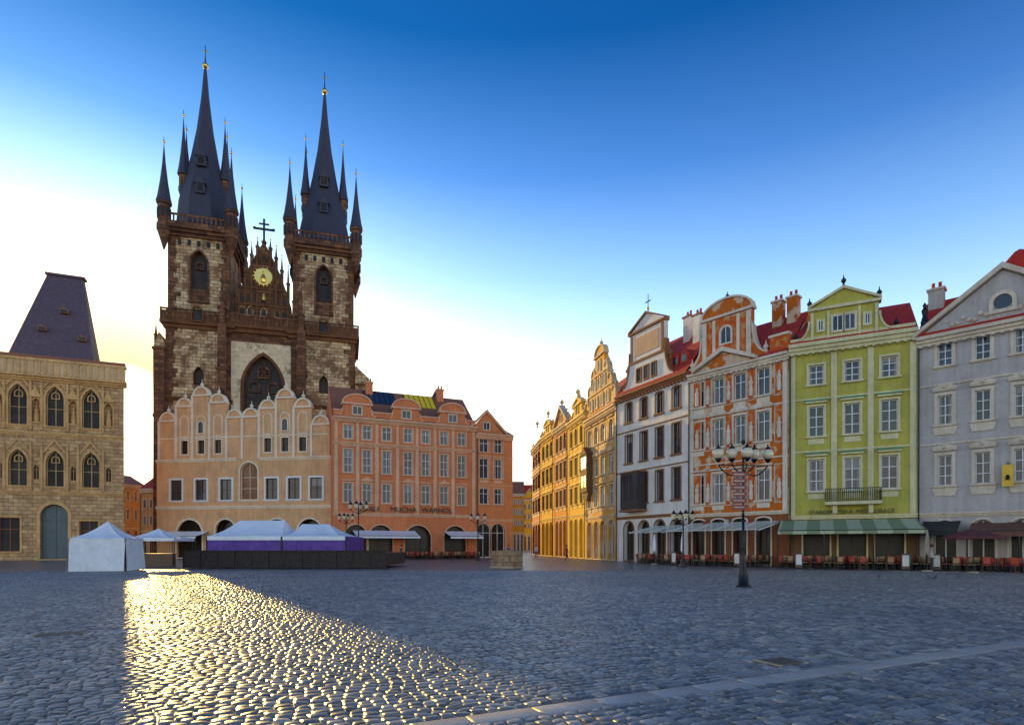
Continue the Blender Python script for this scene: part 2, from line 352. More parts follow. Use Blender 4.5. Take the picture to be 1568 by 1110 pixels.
b.finish('frescoed_house',M_(FR,stucco('warm_cream_trim',(.82,.71,.58),.35),RED,WHITE,base=stucco('red_awning_shade_base',(.3,.12,.06),.5),panel=stucco('terracotta_fresco',(.7,.13,.03),.4,c2=(.62,.28,.09),c2s=2)),h.M); FH=h  # dark base colour paints awning shade onto the ground-floor wall
# white house
WH=stucco('white_stucco',(.88,.82,.75),.3); DT=stucco('dark_cornice',(.36,.18,.1),.5)
h,_=town('white_house',(945,65),(1055,55),1000,[963,986,1010,1036],11,[(604,636,'seg',None),(657,702,None,None),(722,768,None,None)],589,788,None,
    gab=('baroque',990,3.9,2.7,6.0,1.6),D=8,rh=5.6,garch='round',gw=1.5,finish=False,corn_h=.6)
b=h.b;c=h.gc;H=h.H
for dx in(-1.2,0,1.2): gwin(b,c+dx,.6,H+.9,H+2.2)
b.box('trim',c-2.9,c+2.9,-.1,.02,H+2.9,H+3.15)
for s in(-1,1): b.box('trim',c+s*2.45-.16,c+s*2.45+.16,-.07,.02,H+3.2,H+5.9); finial(b,'trim',c+s*3.4,.2,H+2.,.9)
b.box('panel',c-1.9,c+1.9,-.04,.02,H+3.6,H+5.5)
b.tube('iron',(c,.2,H+7.5),(c,.2,H+9.6),.04); b.box('iron',c-.4,c+.4,.17,.23,H+8.8,H+8.9); b.sph('gold',(c,.2,H+8.1),.16)
u=(h.us[0]+h.us[1])/2+.2; z0=h.Z(1000,774); z1=h.Z(1000,722)
b.box('bay',u-1.5,u+1.5,-1.1,-.02,z0-.3,z1+.1); b.box('trim',u-1.6,u+1.6,-1.2,-.01,z0-.5,z0-.3); b.box('trim',u-1.6,u+1.6,-1.2,-.01,z1+.1,z1+.25)
for i in range(3):
    x=u-1.+i*1.0; b.box('glass',x-.38,x+.38,-1.13,-1.1,z0+.7,z1-.1); b.box('trim',x-.02,x+.02,-1.15,-1.13,z0+.7,z1-.1)
chimney(b,h.W-1.6,2.4,H+2,H+6.2); chimney(b,h.W-3.6,3.,H+3,H+6.8)
for x in(h.W-2.4,h.W-1.2): b.prism('roof',[(x-.5,H+1.2),(x+.5,H+1.2),(x+.5,H+2),(x,H+2.6),(x-.5,H+2)],.5,2.4); b.box('glass',x-.3,x+.3,.47,.5,H+1.35,H+2)
b.finish('white_house',M_(WH,DT,RED,BROWNF,bay=plain('bay_dark',(.04,.035,.035),.4),panel=stucco('peach_panel',(.75,.5,.34),.4)),h.M); WHH=h
# ornate ochre house + yellow row
YO=stucco('ochre_stucco',(.78,.44,.15),.45,c2=(.72,.52,.32),c2s=.4); YE=stucco('yellow_stucco',(.92,.54,.04),.35); YE2=stucco('amber_stucco',(.82,.32,.06),.4); RO=stucco('rose_stucco',(.66,.17,.09),.4)
h,_=town('ornate_gabled_house',(897,75),(945,65),920,[903,913,923,936],6,[(650,678,'round','flat'),(700,728,None,'seg'),(745,775,None,'flat')],632,790,None,
    gab=('stepped',918,5.0,1.5,6.8,-1.),D=8,rh=5,garch='round',gw=1.3,finish=False,pil=1)
b=h.b;c=h.gc;H=h.H
for zz,ds in((.8,(-2.7,-.9,.9,2.7)),(3.0,(-1.5,0,1.5)),(5.0,(0,))):
    for dx in ds: gwin(b,c+dx,.8,H+zz,H+zz+1.4,'round')
for z,w_ in((2.6,4.2),(4.6,2.9)): b.box('trim',c-w_,c+w_,-.12,.02,H+z,H+z+.2)
for x,z in((-4.6,2.1),(4.6,2.1),(-3.2,3.8),(3.2,3.8),(-2.2,5.4),(2.2,5.4),(0,8)): finial(b,'trim',c+x,.25,H+z-.1,.9)
u=h.U(903);z0=h.Z(910,752);z1=h.Z(910,694)
b.box('bay',u-1.1,u+1.1,-.8,-.02,z0,z1); b.prism('bay',[(u-1.2,z1),(u+1.2,z1),(u,z1+1.0)],-.9,0); b.prism('bay',[(u-.5,z0-1.0),(u+.5,z0-1.0),(u+1.1,z0),(u-1.1,z0)],-.6,0)
for k in range(2):
    z=z0+.6+k*(z1-z0)/2
    for dx in(-.5,.5): b.box('shop',u+dx-.3,u+dx+.3,-.83,-.8,z,z+1.4)
    b.box('shop',u-1.13,u-1.1,-.65,-.15,z,z+1.4)
b.finish('ornate_gabled_house',M_(YO,stucco('ochre_cream',(.8,.6,.38),.4),RED,WHITE,bay=stucco('bay_brown',(.2,.11,.06),.5)),h.M)
def yrow(nm,L,R,corn,wall_,gb,cols,trim=None):
    ref=(L[0]+R[0])/2
    k=(HY-corn)/ (HY-640)
    rows=[(HY-(HY-a)*k,HY-(HY-c)*k,'round' if i==0 else None,'flat') for i,(a,c) in enumerate(((655,682),(700,728),(745,772)))]
    h,_=town(nm,L,R,ref,cols,4.,rows,corn,HY-(HY-788)*k,None,gab=gb,D=8,rh=3.2,garch='round',gw=1.2,finish=False)
    finial(h.b,'trim',h.W/2,.2,h.H+(2.8 if gb else 3.2),1.2); finial(h.b,'trim',.4,.2,h.H,1.2); finial(h.b,'trim',h.W-.4,.2,h.H,1.2)
    if gb: gwin(h.b,h.gc,1.,h.H+.4,h.H+1.8,'round')
    chimney(h.b,h.W*.3,3,h.H+1,h.H+4.6)
    h.b.finish(nm,M_(wall_,trim or stucco('yellow_trim',(.88,.66,.3),.3),RED,BROWNF),h.M)
yrow('yellow_house',(870,83),(897,75),640,YE,('baroque',884,3.2,2.,1.6,.9),[875,882,890])
yrow('amber_house',(848,91),(870,83),652,YE2,('tri',859,3.6,0,2.6,0),[853,859,865],CREAM)
yrow('yellow_house',(828,99),(848,91),666,YE,('baroque',838,3.,2.,1.4,.9),[832,838,844])
yrow('rose_house',(815,110),(828,99),682,RO,None,[818,821.5,825],CREAM)
# street end
h,_=town('distant_house',(784,165),(803,165),794,[788,793.5,799],2.6,[(765,772,None,None),(780,788,None,None),(797,804,None,None)],756,815,M_(YE2,CREAM,BROWNR),D=10,rh=4)
h,_=town('distant_house',(801,185),(822,185),812,[804,810,816],2.6,[(772,779,None,None),(787,795,None,None),(803,808,None,None)],764,818,M_(YE,CREAM,RED),D=10,rh=5,gab=('tri',811,2.1,0,3,0))
# grey house at right
GY=stucco('grey_stucco',(.53,.49,.47),.4)
h,_=town('grey_house',(1405,44),(1690,37.2),1505,[1447,1505,1566,1628],24,[(514,550,None,None),(597,643,None,'seg'),(692,740,None,'seg')],499,783,None,
    D=8,rh=3.8,garch='round',gw=1.6,finish=False,corn_h=.7,bars=(1,(.33,.66)),sw=.2)
b=h.b;H=h.H;c=h.W/2
gable(h,'tri',c,h.W/2,0,3.6,0,H+.01)
b.lathe('roof',(c+.6,5.5,0),[(5.2,H+1.2),(.4,H+6.6),(.05,H+6.8)],4)
ring(b,'trim',(c-.5,c+.5,H+.9,H+1.9,'round'),0,.25,-.12,.02)
P=[(c+.5*math.cos(t),0,H+1.4+.5*math.sin(t)) for t in [2*math.pi*i/16 for i in range(16)]]; b.add('glass',P,[tuple(range(16))])
for s in(-1,1):
    for t in range(8): b.sph('trim',(c+s*(.9+t*.32),0.,H+.75+.2*math.sin(t*2)-.02*t),.2-.012*t,8,6)
chimney(b,.7,3,H+1,H+4.4,1.)
b.lathe('iron',(.4,.3,H+.9),[(.2,0),(.28,.3),(.15,.8),(.22,1.2),(.1,1.4),(.14,1.6),(.02,1.8)],8)
for u in h.us:
    for zt,zb in h.rows[1:]:
        for s in(-1,1): b.sph('trim',(u+s*.45,-.1,zt+.5),.13,8,6)
        b.sph('trim',(u,-.15,zt+.62),.2,8,6); b.prism('trim',[(u-.6,zb-.75),(u+.6,zb-.75),(u+.75,zb-.2),(u-.75,zb-.2)],-.09,.01)
b.box('sign',4.9,5.5,-.5,-.42,h.Z(1548,745),h.Z(1548,712)); b.box('iron',5.17,5.23,-.5,0,h.Z(1548,710),h.Z(1548,708))
b.lathe('iron',(5.2,-.52,h.Z(1548,735)),[(.13,0),(.1,.1),(.13,.2),(.05,.35)],8)
b.finish('grey_house',M_(GY,stucco('grey_cream_trim',(.76,.66,.54),.45),RED,WHITE,sign=plain('yellow_sign',(.8,.5,.03),.5)),h.M); YH=h
town('ochre_house',(1690,37.2),(2500,32),2000,[1800,2000,2250],60,[(420,500,None,None),(560,650,None,'flat'),(690,760,None,None)],300,800,M_(YE2,CREAM,RED),D=8,rh=4)
# ------------------------------------------------------------ orange building
OR=stucco('salmon_wall',(.82,.33,.19),.4); ORT=stucco('peach_trim',(.9,.58,.4),.4)
h=House('salmon_palace',(510,72),(729,79)); b=h.b; Z=lambda y:h.Z(533,y); H=Z(640)
cols=[533,562,592,625,652,680,707]; w=h.U(540)-h.U(526); us=[h.U(c) for c in cols]
for u in us:
    win(b,h.ops,u,w,Z(671),Z(650),None,sw=.15,sill=False)
    win(b,h.ops,u,w,Z(723),Z(687),None,hood='flat',bars=(1,(.33,.66)))
    win(b,h.ops,u,w,Z(769),Z(739),None,hood='tri' if us.index(u)%2 else 'flat',bars=(1,(.66,)))
G=Z(786)
for px,ww in((545,2.6),(583,3.),(640,3.4),(697,3.)):
    win(b,h.ops,h.U(px),ww,.1,Z(803),'round',dep=.9,sill=False,glass='shop',bars=(1,(.6,)),frame='shopframe')
wall(b,'walls',0,h.W,0,H,h.ops)
cornice(b,'trim',-.02,h.W+.02,H-.5,.6,.6); cornice(b,'trim',0,h.W,Z(679)-.15,.35,.25); cornice(b,'trim',0,h.W,G-.3,.4,.3)
for i in range(8):
    x=[.35,*[(us[k]+us[k+1])/2 for k in range(6)],h.W-.35][i]; b.box('trim',x-.22,x+.22,-.09,.01,G+.12,Z(679)-.16); b.box('trim',x-.18,x+.18,-.07,.01,Z(679)+.22,H-.51)
b.box('walls',.05,h.W-.05,.1,.4,H+.11,H+.9); b.box('trim',0,h.W,0.,.5,H+.9,H+1.05)
for px in(547,622,693):
    c=h.U(px); gable(h,'baroque',c,2.2,1.7,1.6,-1.,H+.1,y0=-.05,y1=.6); gwin(b,c,1.1,H+.5,H+1.5,None,-.05)
h.body(H,12,5.2)
def rz(y): return H+.01+5.19*(y+.35)/6.35
for px in(590,655):
    x=h.U(px); b.add('gold_roof' if px==655 else 'glass',[(x-2,3.0,rz(3.)+.06),(x+2,3.,rz(3.)+.06),(x+2,5.8,rz(5.8)+.06),(x-2,5.8,rz(5.8)+.06)],[(0,1,2,3)])
    for k in range(7): xx=x-2+k*4/6; b.add('iron',[(xx-.04,3,rz(3)+.1),(xx+.04,3,rz(3)+.1),(xx+.04,5.8,rz(5.8)+.1),(xx-.04,5.8,rz(5.8)+.1)],[(0,1,2,3)])
for px in(575,690): chimney(b,h.U(px),5,H+2,H+6)
b.lathe('slate',(h.U(690),8,H+3.6),[(1.5,0),(1.5,.8),(1.1,1.5),(.5,2.1),(.05,3)],10)
mo=M_(OR,ORT,BROWNR,WHITE,gold_roof=plain('yellow_roof',(1.,.62,.01),.7),slate=SLATE)
e=b.finish('salmon_palace',mo,h.M)
for px,t in((567,'DALI'),(617,'MUCHA'),(668,'WARHOL')): h.text(e,t,.95,h.U(px),Z(782)+.0,BLACK,-.38)
OB=h
h,_=town('salmon_annex',(729,79),(785,81),757,[741,763],13,[(673,693,None,None),(703,733,None,'flat'),(748,772,None,None)],665,795,None,D=12,rh=2.5,
   gab=('tri',745,2.6,0,2.8,0),garch='round',gw=1.6,finish=False)
gwin(h.b,h.gc,.9,h.H+.5,h.H+1.5)
h.b.finish('salmon_annex',M_(stucco('orange_stucco_b',(.84,.37,.2),.4),ORT,BROWNR,WHITE),h.M)
# ------------------------------------------------------------ arcaded house with Venetian gables
TS=stucco('salmon_stucco',(.88,.54,.32),.5); TST=stucco('pale_peach_trim',(.96,.82,.64),.3)
h=House('arcaded_gable_house',(240,79),(510,75)); b=h.b; Z=lambda y:h.Z(375,y); U=h.U; H=Z(703)
for px in(270,308,346,416,450,484): win(b,h.ops,U(px),1.65,Z(765),Z(733),None,sw=.24,bars=(1,(.5,)),surr='surr')
for px,ww in((290,3.7),(345,2.8),(424,3.5),(474,3.2)): win(b,h.ops,U(px),ww,.1,Z(795),'round',dep=1.,sill=False,glass='shop',bars=(0,()),sw=.22)
win(b,h.ops,U(381),2.5,Z(765),Z(708),'round',dep=.35,glass='relief',frame='trim',bars=(1,(.3,.6)),sw=.2,sill=False)
wall(b,'walls',0,h.W,0,H,h.ops)
cornice(b,'trim',0,h.W,Z(779),.4,.3); cornice(b,'trim',0,U(364),H-.25,.4,.3); cornice(b,'trim',U(398),h.W,H-.25,.4,.3)
bays=[(244,270,642),(270,295,620),(295,321,604),(321,347,616),(347,371,640),(371,397,640),(397,423,628),(423,450,613),(450,477,628),(477,505,655)]
for i,(p0,p1,yt) in enumerate(bays):
    x0,x1=U(p0),U(p1); zt=Z(yt); m=(x0+x1)/2; r=(x1-x0)/2
    zb=H+.002; ops=[]
    if i in(1,2,3,6,7,8):
        op=(m-.5,m+.5,Z(697)+.35,Z(672),None); ops.append(op); b.quad('shop',(op[0],.28,op[2]),(op[1],.28,op[2]),(op[1],.28,op[3]),(op[0],.28,op[3])); ring(b,'trim',op,0,.16,-.06,0)
        if zt-Z(668)>2.5:
            o2=(m-.55,m+.55,Z(665),Z(665)+min(2.6,zt-Z(665)-.5),'round'); ring(b,'trim',o2,0,.13,-.06,0)
            if i==2 or i==7: gwin(b,m,.7,Z(661),Z(661)+1.5,'round',0)
    wall(b,'walls',x0,x1,zb,zt,ops); b.quad('walls',(x0,.5,zb),(x1,.5,zb),(x1,.5,zt),(x0,.5,zt))
    b.quad('walls',(x0,0,zb),(x0,.5,zb),(x0,.5,zt),(x0,0,zt)); b.quad('walls',(x1,0,zb),(x1,.5,zb),(x1,.5,zt),(x1,0,zt))
    b.box('trim',x0-.05,x1+.05,-.2,.55,zt,zt+.22)
    ar=[(m+(r-.05)*math.cos(t),zt+.22+(r-.05)*.95*math.sin(t)) for t in [math.pi*k/10 for k in range(11)]]
    ar2=[(m+(r-.3)*math.cos(t),zt+.22+(r-.3)*.95*math.sin(t)) for t in [math.pi*k/10 for k in range(11)]]
    b.prism('walls',ar2,.06,.44); b.prism('trim',ar+ar2[::-1],-.1,.5)
    b.sph('trim',(m,.2,zt+.22+r*.95+.2),.24,8,6); b.tube('trim',(m,.2,zt+.3+r*.95),(m,.2,zt+1.1+r*.95),.09,.02)
    b.box('trim',x0-.16,x0+.16,-.14,-.002,zb,zt-.01)
    b.sph('trim',(x0,.2,zt+.45),.2,8,6)
    b.box('trim',x0+.17,x1-.17,-.08,-.001,Z(668)-.1,Z(668)+.06)
D_=9.
h.body(H,D_,0); b.add('roof',[(0,.5,H),(h.W,.5,H),(h.W,4.5,H+4.4),(0,4.5,H+4.4),(h.W,D_,H),(0,D_,H)],[(0,1,2,3),(3,2,4,5),(0,3,5),(1,4,2)])
b.finish('arcaded_gable_house',M_(TS,TST,BROWNR,BROWNF,surr=WHITE,relief=stucco('relief',(.4,.22,.14),.8)),h.M); TSH=h
# ------------------------------------------------------------ stone house at left
SH=blocks('sandstone_blocks',(.92,.6,.29),(.62,.35,.16),(.28,.16,.09),.85,.42,.025,.55,dark=(.26,.13,.06),ds=.6,dth=(.5,.72))
ST=stucco('sandstone_trim',(.84,.54,.28),.7)
h=House('gothic_stone_house',(-160,64.2),(190,72)); b=h.b; U=h.U; Z=lambda y:h.Z(84,y); H=Z(582)
for px in(-90,-30,27,84,139):
    for y0,y1 in((653,592),(745,690)):
        win(b,h.ops,U(px),1.75,Z(y0),Z(y1),'pointed',dep=.45,bars=(1,(.45,)),frame='trim',sw=.28,glass='leaded')
        u=U(px); ring(b,'trim',(u-.32,u+.32,Z(y1)-1.35,Z(y1)-.71,'round'),0,.1,.22,.38)
        b.prism('trim',[(u-1.25,Z(y1)-.3),(u-1.05,Z(y1)-.3),(u,Z(y1)+1.05),(u+1.05,Z(y1)-.3),(u+1.25,Z(y1)-.3),(u,Z(y1)+1.4)],-.14,.0)
        for s in(-1,1):
            b.box('trim',u+s*1.25-.12,u+s*1.25+.12,-.2,.0,Z(y0)-.5,Z(y1)-.3); b.lathe('trim',(u+s*1.25,-.1,Z(y1)-.3),[(.2,0),(.05,.9),(.1,1.),(.02,1.15)],4)
        finial(b,'trim',u,-.07,Z(y1)+1.3,.6)
win(b,h.ops,U(83),2.7,.1,Z(772),'round',dep=.6,sill=False,glass='door',bars=(1,(.72,)),sw=.35,frame='door')
for px in(-80,14,): win(b,h.ops,U(px),2.0,1.,Z(793),None,dep=.4,frame='redframe',sw=.2,glass='leaded')
win(b,h.ops,U(136),1.9,1.2,Z(797),None,dep=.4,frame='redframe',sw=.2,glass='leaded')
for px in(-60,0,55,112,166):
    win(b,h.ops,U(px),.6,Z(735),Z(712),'pointed',sw=.1,sill=False,glass='leaded',frame='trim')
    z=Z(648); win(b,h.ops,U(px),.9,z,z+2.8,'pointed',dep=.5,sw=.14,bars=(0,()),glass='walls',frame='trim')
    b.lathe('trim',(U(px),.2,z+.05),[(.25,0),(.3,.5),(.2,1.1),(.28,1.4),(.1,1.6),(.15,1.75),(.03,2.)],8)
    b.prism('trim',[(U(px)-.6,z+2.9),(U(px)+.6,z+2.9),(U(px),z+4.2)],-.3,.0)
wall(b,'walls',0,h.W,0,H,h.ops,dep=.45)
cornice(b,'trim',0,h.W,Z(757),.35,.25); cornice(b,'trim',0,h.W,Z(668),.35,.22)
cornice(b,'trim',0,h.W+.3,H-.3,.7,.7)
skr=-7
b.quad('walls',(h.W,0,0),(h.W+skr,9,0),(h.W+skr,9,H),(h.W,0,H)); b.quad('walls',(0,0,0),(0,12,0),(0,12,H),(0,0,H)); b.quad('walls',(0,12,0),(h.W+skr,9,0),(h.W+skr,9,H),(0,12,H))
zt=Z(549); b.box('pale',0,h.W+.2,-.55,-.1,H+.41,zt-.6) 
n=34
for i in range(n):
    x=(i+.5)*(h.W+.2)/n; b.box('trim',x-.13,x+.13,-.68,-.55,H+.45,zt-.62); 
b.box('trim',0,h.W+.3,-.7,.0,zt-.6,zt-.3); b.box('roofb',0,h.W+.2,-.65,-.1,zt-.3,zt+.05)
b.add('roofb',[(0,-.1,H+.4),(h.W,-.1,H+.4),(h.W+skr,9,H+2.),(0,12,H+2.)],[(0,1,2,3)])
xl,xr=U(-12),U(156); zb=H+.6; zr=CH+(HY-437)*76/F; t0,t1=U(66)-1.0,U(124)-1.0
b.add('slate',[(xl,1.5,zb),(xr-1.0,1.5,zb),(xr-1.5,8.5,zb),(xl,8.5,zb),(t0,4.6,zr),(t1,4.6,zr),(t1,5.4,zr),(t0,5.4,zr)],[(0,1,5,4),(1,2,6,5),(2,3,7,6),(3,0,4,7),(4,5,6,7)])
b.box('slate',t0-.2,t1+.2,4.4,5.6,zr,zr+.25)
for px,py in((52,510),(84,478),(116,520)):
    x=U(px); z=CH+(HY-py)*73/F; yy=1.5+3.1*(z-zb)/(zr-zb)
    b.prism('roofb',[(x-.45,z-.4),(x+.45,z-.4),(x+.45,z+.1),(x,z+.3),(x-.45,z+.1)],yy-.5,yy+1); b.box('shop',x-.35,x+.35,yy-.52,yy-.5,z-.35,z+.05)
b.finish('gothic_stone_house',M_(SH,ST,BROWNR,WHITE,roofb=BROWNR,slate=tiles('purple_slate',(.12,.075,.11),6,.6),leaded=CHG,pale=stucco('pale_parapet',(.85,.64,.42),.5),door=plain('green_grey_door',(.1,.13,.14),.5),redframe=plain('red_frame',(.35,.08,.04),.5)),h.M)
# lane houses seen in the gap
town('lane_house',(176,112),(222,118),200,[184,196,208],4,[(752,766,None,None),(780,795,None,None)],742,808,M_(stucco('lane_stucco',(.7,.4,.18),.5),CREAM,BROWNR),D=8,rh=2.2,courses=False)
town('lane_house',(215,104),(262,104),235,[222,232,244],4,[(765,778,None,None),(790,803,None,None)],748,812,M_(stucco('lane_stucco',(.65,.38,.19),.5),CREAM,RED),D=8,rh=2.5,courses=False)
# ------------------------------------------------------------ Tyn church
LST=blocks('church_pale_stone',(.98,.76,.46),(.6,.37,.18),(.11,.06,.035),1.05,.52,.035,.6,dark=(.18,.085,.04),ds=.33,dth=(.48,.57))
DST=blocks('church_dark_stone',(.34,.15,.07),(.12,.055,.03),(.035,.02,.012),1.1,.55,.03,.65)
PLA=blocks('church_plaster',(.98,.82,.56),(.88,.7,.46),(.5,.4,.28),1.4,.7,.01,.35,dark=(.22,.11,.055),ds=.3,dth=(.52,.62))
DTR=stucco('church_dark_trim',(.2,.095,.048),.9)
c0=Vector((-50.6,95,0)); d=Vector((17.9,5,0)).normalized()
CM=Matrix(((d.x,-d.y,0,c0.x),(d.y,d.x,0,c0.y),(0,0,1,0),(0,0,0,1)))
b=MB()
def shell(part,x0,x1,y0,y1,z0,z1,ops=[],dep=.6):
    wall(b,part,x0,x1,z0,z1,ops,y=y0,dep=dep,jamb='trim')
    b.quad(part,(x0,y0,z0),(x0,y1,z0),(x0,y1,z1),(x0,y0,z1)); b.quad(part,(x1,y0,z0),(x1,y1,z0),(x1,y1,z1),(x1,y0,z1)); b.quad(part,(x0,y1,z0),(x1,y1,z0),(x1,y1,z1),(x0,y1,z1)); b.quad(part,(x0,y0,z1),(x1,y0,z1),(x1,y1,z1),(x0,y1,z1))
def quoins(x0,x1,y0,y1,z0,z1):
    z=z0;i=0
    while z<z1-.2:
        hh=min(.75,z1-z); wd=(1.5,.85,1.15)[i%3]*random.uniform(.8,1.25); w2=(1.15,1.5,.85)[i%3]*random.uniform(.8,1.25)
        b.box('dark_stone',x0-.05,x0+wd,y0-.05,y0+1.2,z,z+hh-.02); b.box('dark_stone',x1-w2,x1+.05,y0-.051,y0+1.2,z,z+hh-.02)
        z+=hh;i+=1
def pinnacle(x,y,z0,z1,r=.3,part='dark_stone'):
    zm=z0+(z1-z0)*.45
    b.lathe(part,(x,y,0),[(r,z0),(r,zm),(r*1.35,zm+.02),(r*1.35,zm+.2),(r*.75,zm+.3),(r*.12,z1-.25),(r*.4,z1-.15),(r*.1,z1)],4)
def spire(part,x,y,z0,z1,r):
    h_=z1-z0
    b.lathe(part,(x,y,z0),[(r*1.12,0),(r*.9,.1*h_),(r*.55,.35*h_),(r*.25,.65*h_),(r*.06,.93*h_),(.03,h_)],8)
    b.sph('gold',(x,y,z1+.05),.22,8,6); b.tube('iron',(x,y,z1),(x,y,z1+.9),.04)
def tower(cx,w):
    hw=w/2; ops=[]
    win(b,ops,cx,1.5,27.5,30.5,'pointed',dep=.5,frame='trim',surr='trim',sw=.25,glass='shop')
    win(b,ops,cx,1.0,20,22.5,'pointed',dep=.5,frame='trim',sw=.2,glass='shop')
    shell('pale_stone',cx-hw-.25,cx+hw+.25,-.3,w+.3,0,36.4,ops)
    quoins(cx-hw-.25,cx+hw+.25,-.3,w,0,36.4)
    cornice(b,'trim',cx-hw-.6,cx+hw+.6,24.8,.6,.5,-.3)
    for a,z0,z1 in((.6,36.4,37.),(1.0,37.,37.5),(.85,37.5,39.)): b.box('trim',cx-hw-a,cx+hw+a,-a,w+a,z0,z1)
    for i in range(13):
        x=cx-hw-.8+i*(w+1.6)/12; b.box('dark_stone',x-.12,x+.12,-.97,-.85,37.5,39.1)
    b.box('dark_stone',cx-hw-.95,cx+hw+.95,-1.,-.8,39.1,39.35)
    ring(b,'trim',(cx-.9,cx+.9,37.4,39.9,'round'),-.2,0,-1.25,-.9); b.box('shop',cx-.6,cx+.6,-1.0,-.98,37.7,39.4)
    ops=[]; wc=2.5
    win(b,ops,cx,wc,41,49.3,'pointed',dep=.9,frame='trim',surr='dark_stone',sw=.3,glass='shop',bars=(1,(.33,)))
    shell('pale_stone',cx-hw,cx+hw,0,w,39,51.2,ops,.9); quoins(cx-hw,cx+hw,0,w,39.35,51.2)
    b.box('dark_stone',cx-wc/2,cx+wc/2,.3,.75,41,43.2)
    ring(b,'trim',(cx-.45,cx+.45,46.6,47.5,'round'),0,.15,.5,.85)
    for i in range(5):
        x=cx-2.8+i*1.4; b.box('shop',x-.25,x+.25,-.03,0,49.9,50.8)
    for a,z0,z1 in((.4,51.2,51.7),(.8,51.7,52.2),(1.15,52.2,52.6)): b.box('dark_stone',cx-hw-a,cx+hw+a,-a,w+a,z0,z1)
    for sy in(-1.1,w+.9):
        b.box('dark_stone',cx-hw-1.1,cx+hw+1.1,sy,sy+.2,54.1,54.4)
        for i in range(17): x=cx-hw-1.+i*(w+2)/16; b.box('dark_stone',x-.12,x+.12,sy+.02,sy+.18,52.6,54.1)
        b.box('dark_stone',cx-hw-1.05,cx+hw+1.05,sy+.05,sy+.15,52.6,53.2)
    for sx in(cx-hw-1.1,cx+hw+.9):
        b.box('dark_stone',sx,sx+.2,-1.08,w+1.08,54.1,54.38)
        for i in range(17): y=-1.+i*(w+2)/16; b.box('dark_stone',sx+.02,sx+.18,y-.12,y+.12,52.6,54.1)
    for sx in(-1,1):
        for yy in(-.5,w+.5):
            x=cx+sx*(hw+.45)
            b.lathe('dark_stone',(x,yy,0),[(.1,48.6),(.95,51.4),(1.05,51.5),(1.05,52.6),(.9,52.7),(.9,55.6),(1.1,55.7),(1.1,56.)],8)
            for k in range(8):
                t=k*math.pi/4+math.pi/4; b.box('shop',x+.86*math.cos(t)-.14,x+.86*math.cos(t)+.14,yy+.86*math.sin(t)-.14,yy+.86*math.sin(t)+.14,53.5,55.1)
            spire('slate',x,yy,56.,65.6,1.05)
    yc=hw
    b.lathe('slate',(cx,yc,0),[(hw*1.06,52.7),(hw*.98,54.7),(4.0,58.6),(2.9,63.2),(2.15,66.8),(1.3,71.6),(.65,77),(.22,82),(.05,84.6)],8)
    b.sph('gold',(cx,yc,82.6),.5,10,8); b.sph('gold',(cx,yc,73.2),1.1,8,6,.35)
    b.tube('iron',(cx,yc,83),(cx,yc,86),.06); b.box('gold',cx-.35,cx+.35,yc-.05,yc+.05,85,85.2)
    for dx,dy in((-3.25,-.6),(3.25,-.6),(-3.25,1.2),(3.25,1.2)):
        x=cx+dx*.97;yy=yc+dy
        b.lathe('slate',(x,yy,0),[(.15,58.6),(.75,60.3),(.8,60.4),(.8,61.2)],8); b.lathe('dark_stone',(x,yy,0),[(.7,61.2),(.7,63.2)],8); b.lathe('slate',(x,yy,0),[(.95,63.2),(.95,63.4)],8)
        spire('slate',x,yy,63.4,73.2 if dy<0 else 72.,.85)
    for zz,k in((59.,3.2),(64.,2.3)):
        b.box('slate',cx-.7,cx+.7,yc-k-.75,yc-1,zz,zz+1.5); b.prism('slate',[(cx-.9,zz+1.5),(cx+.9,zz+1.5),(cx,zz+2.7)],yc-k-.9,yc-.6); b.box('shop',cx-.45,cx+.45,yc-k-.78,yc-k-.75,zz+.3,zz+1.3)
tower(0,8.9); tower(19.2,9.8)
gc=9.65; ops=[]
win(b,ops,gc,6.0,18,33.2,'pointed',dep=1.1,frame='dark_stone',surr='trim',sw=.5,glass='shop',bars=(5,(.25,.5)))
for dx in(-1.45,1.45):
    ring(b,'dark_stone',(gc+dx-.9,gc+dx+.9,27.2,29,'round'),-.18,0,.7,1.05)
ring(b,'dark_stone',(gc-1.,gc+1.,29.6,31.6,'round'),-.2,0,.7,1.05)
for t in range(6):
    a=t*math.pi/3; b.tube('dark_stone',(gc,.85,30.6),(gc+.9*math.cos(a),.85,30.6+.9*math.sin(a)),.1)
shell('plaster',4.6,14.2,0,30,0,36.6,ops,1.1)
b.box('dark_stone',4.6,14.2,-.03,.0,35.2,36.6)
for a,z0,z1 in((.5,36.6,37.3),(.9,37.3,37.8),(.7,37.8,39.0)): b.box('trim',4.3,15.,-a,1,z0,z1)
for i in range(16): x=4.7+i*.65; b.box('dark_stone',x-.12,x+.12,-.85,-.7,37.8,39.2)
b.box('dark_stone',4.4,14.8,-.9,-.6,39.2,39.5)
G=[(-4.6,39),(4.6,39),(4.3,42),(3.5,44.6),(2.6,47.2),(1.6,49.4),(.8,51),(.0,52.4),(-.8,51),(-1.6,49.4),(-2.6,47.2),(-3.5,44.6),(-4.3,42)]
b.prism('dark_stone',[(gc+x,z) for x,z in G],.6,1.5)
for o_,z0,z1 in((4.7,39.5,47),(3.8,43,49.2),(2.8,45.5,50.8),(1.9,48,52.3),(1.0,50,53.2)):
    for s in(-1,1): pinnacle(gc+s*o_,1.,z0,z1,.34); b.box('trim',gc+s*o_-.14,gc+s*o_+.14,.42,.6,39,z0+1)
for z in(41.5,44.3): b.box('trim',gc-4.2+(z-41.5)*.25,gc+4.2-(z-41.5)*.25,.38,.6,z,z+.3)
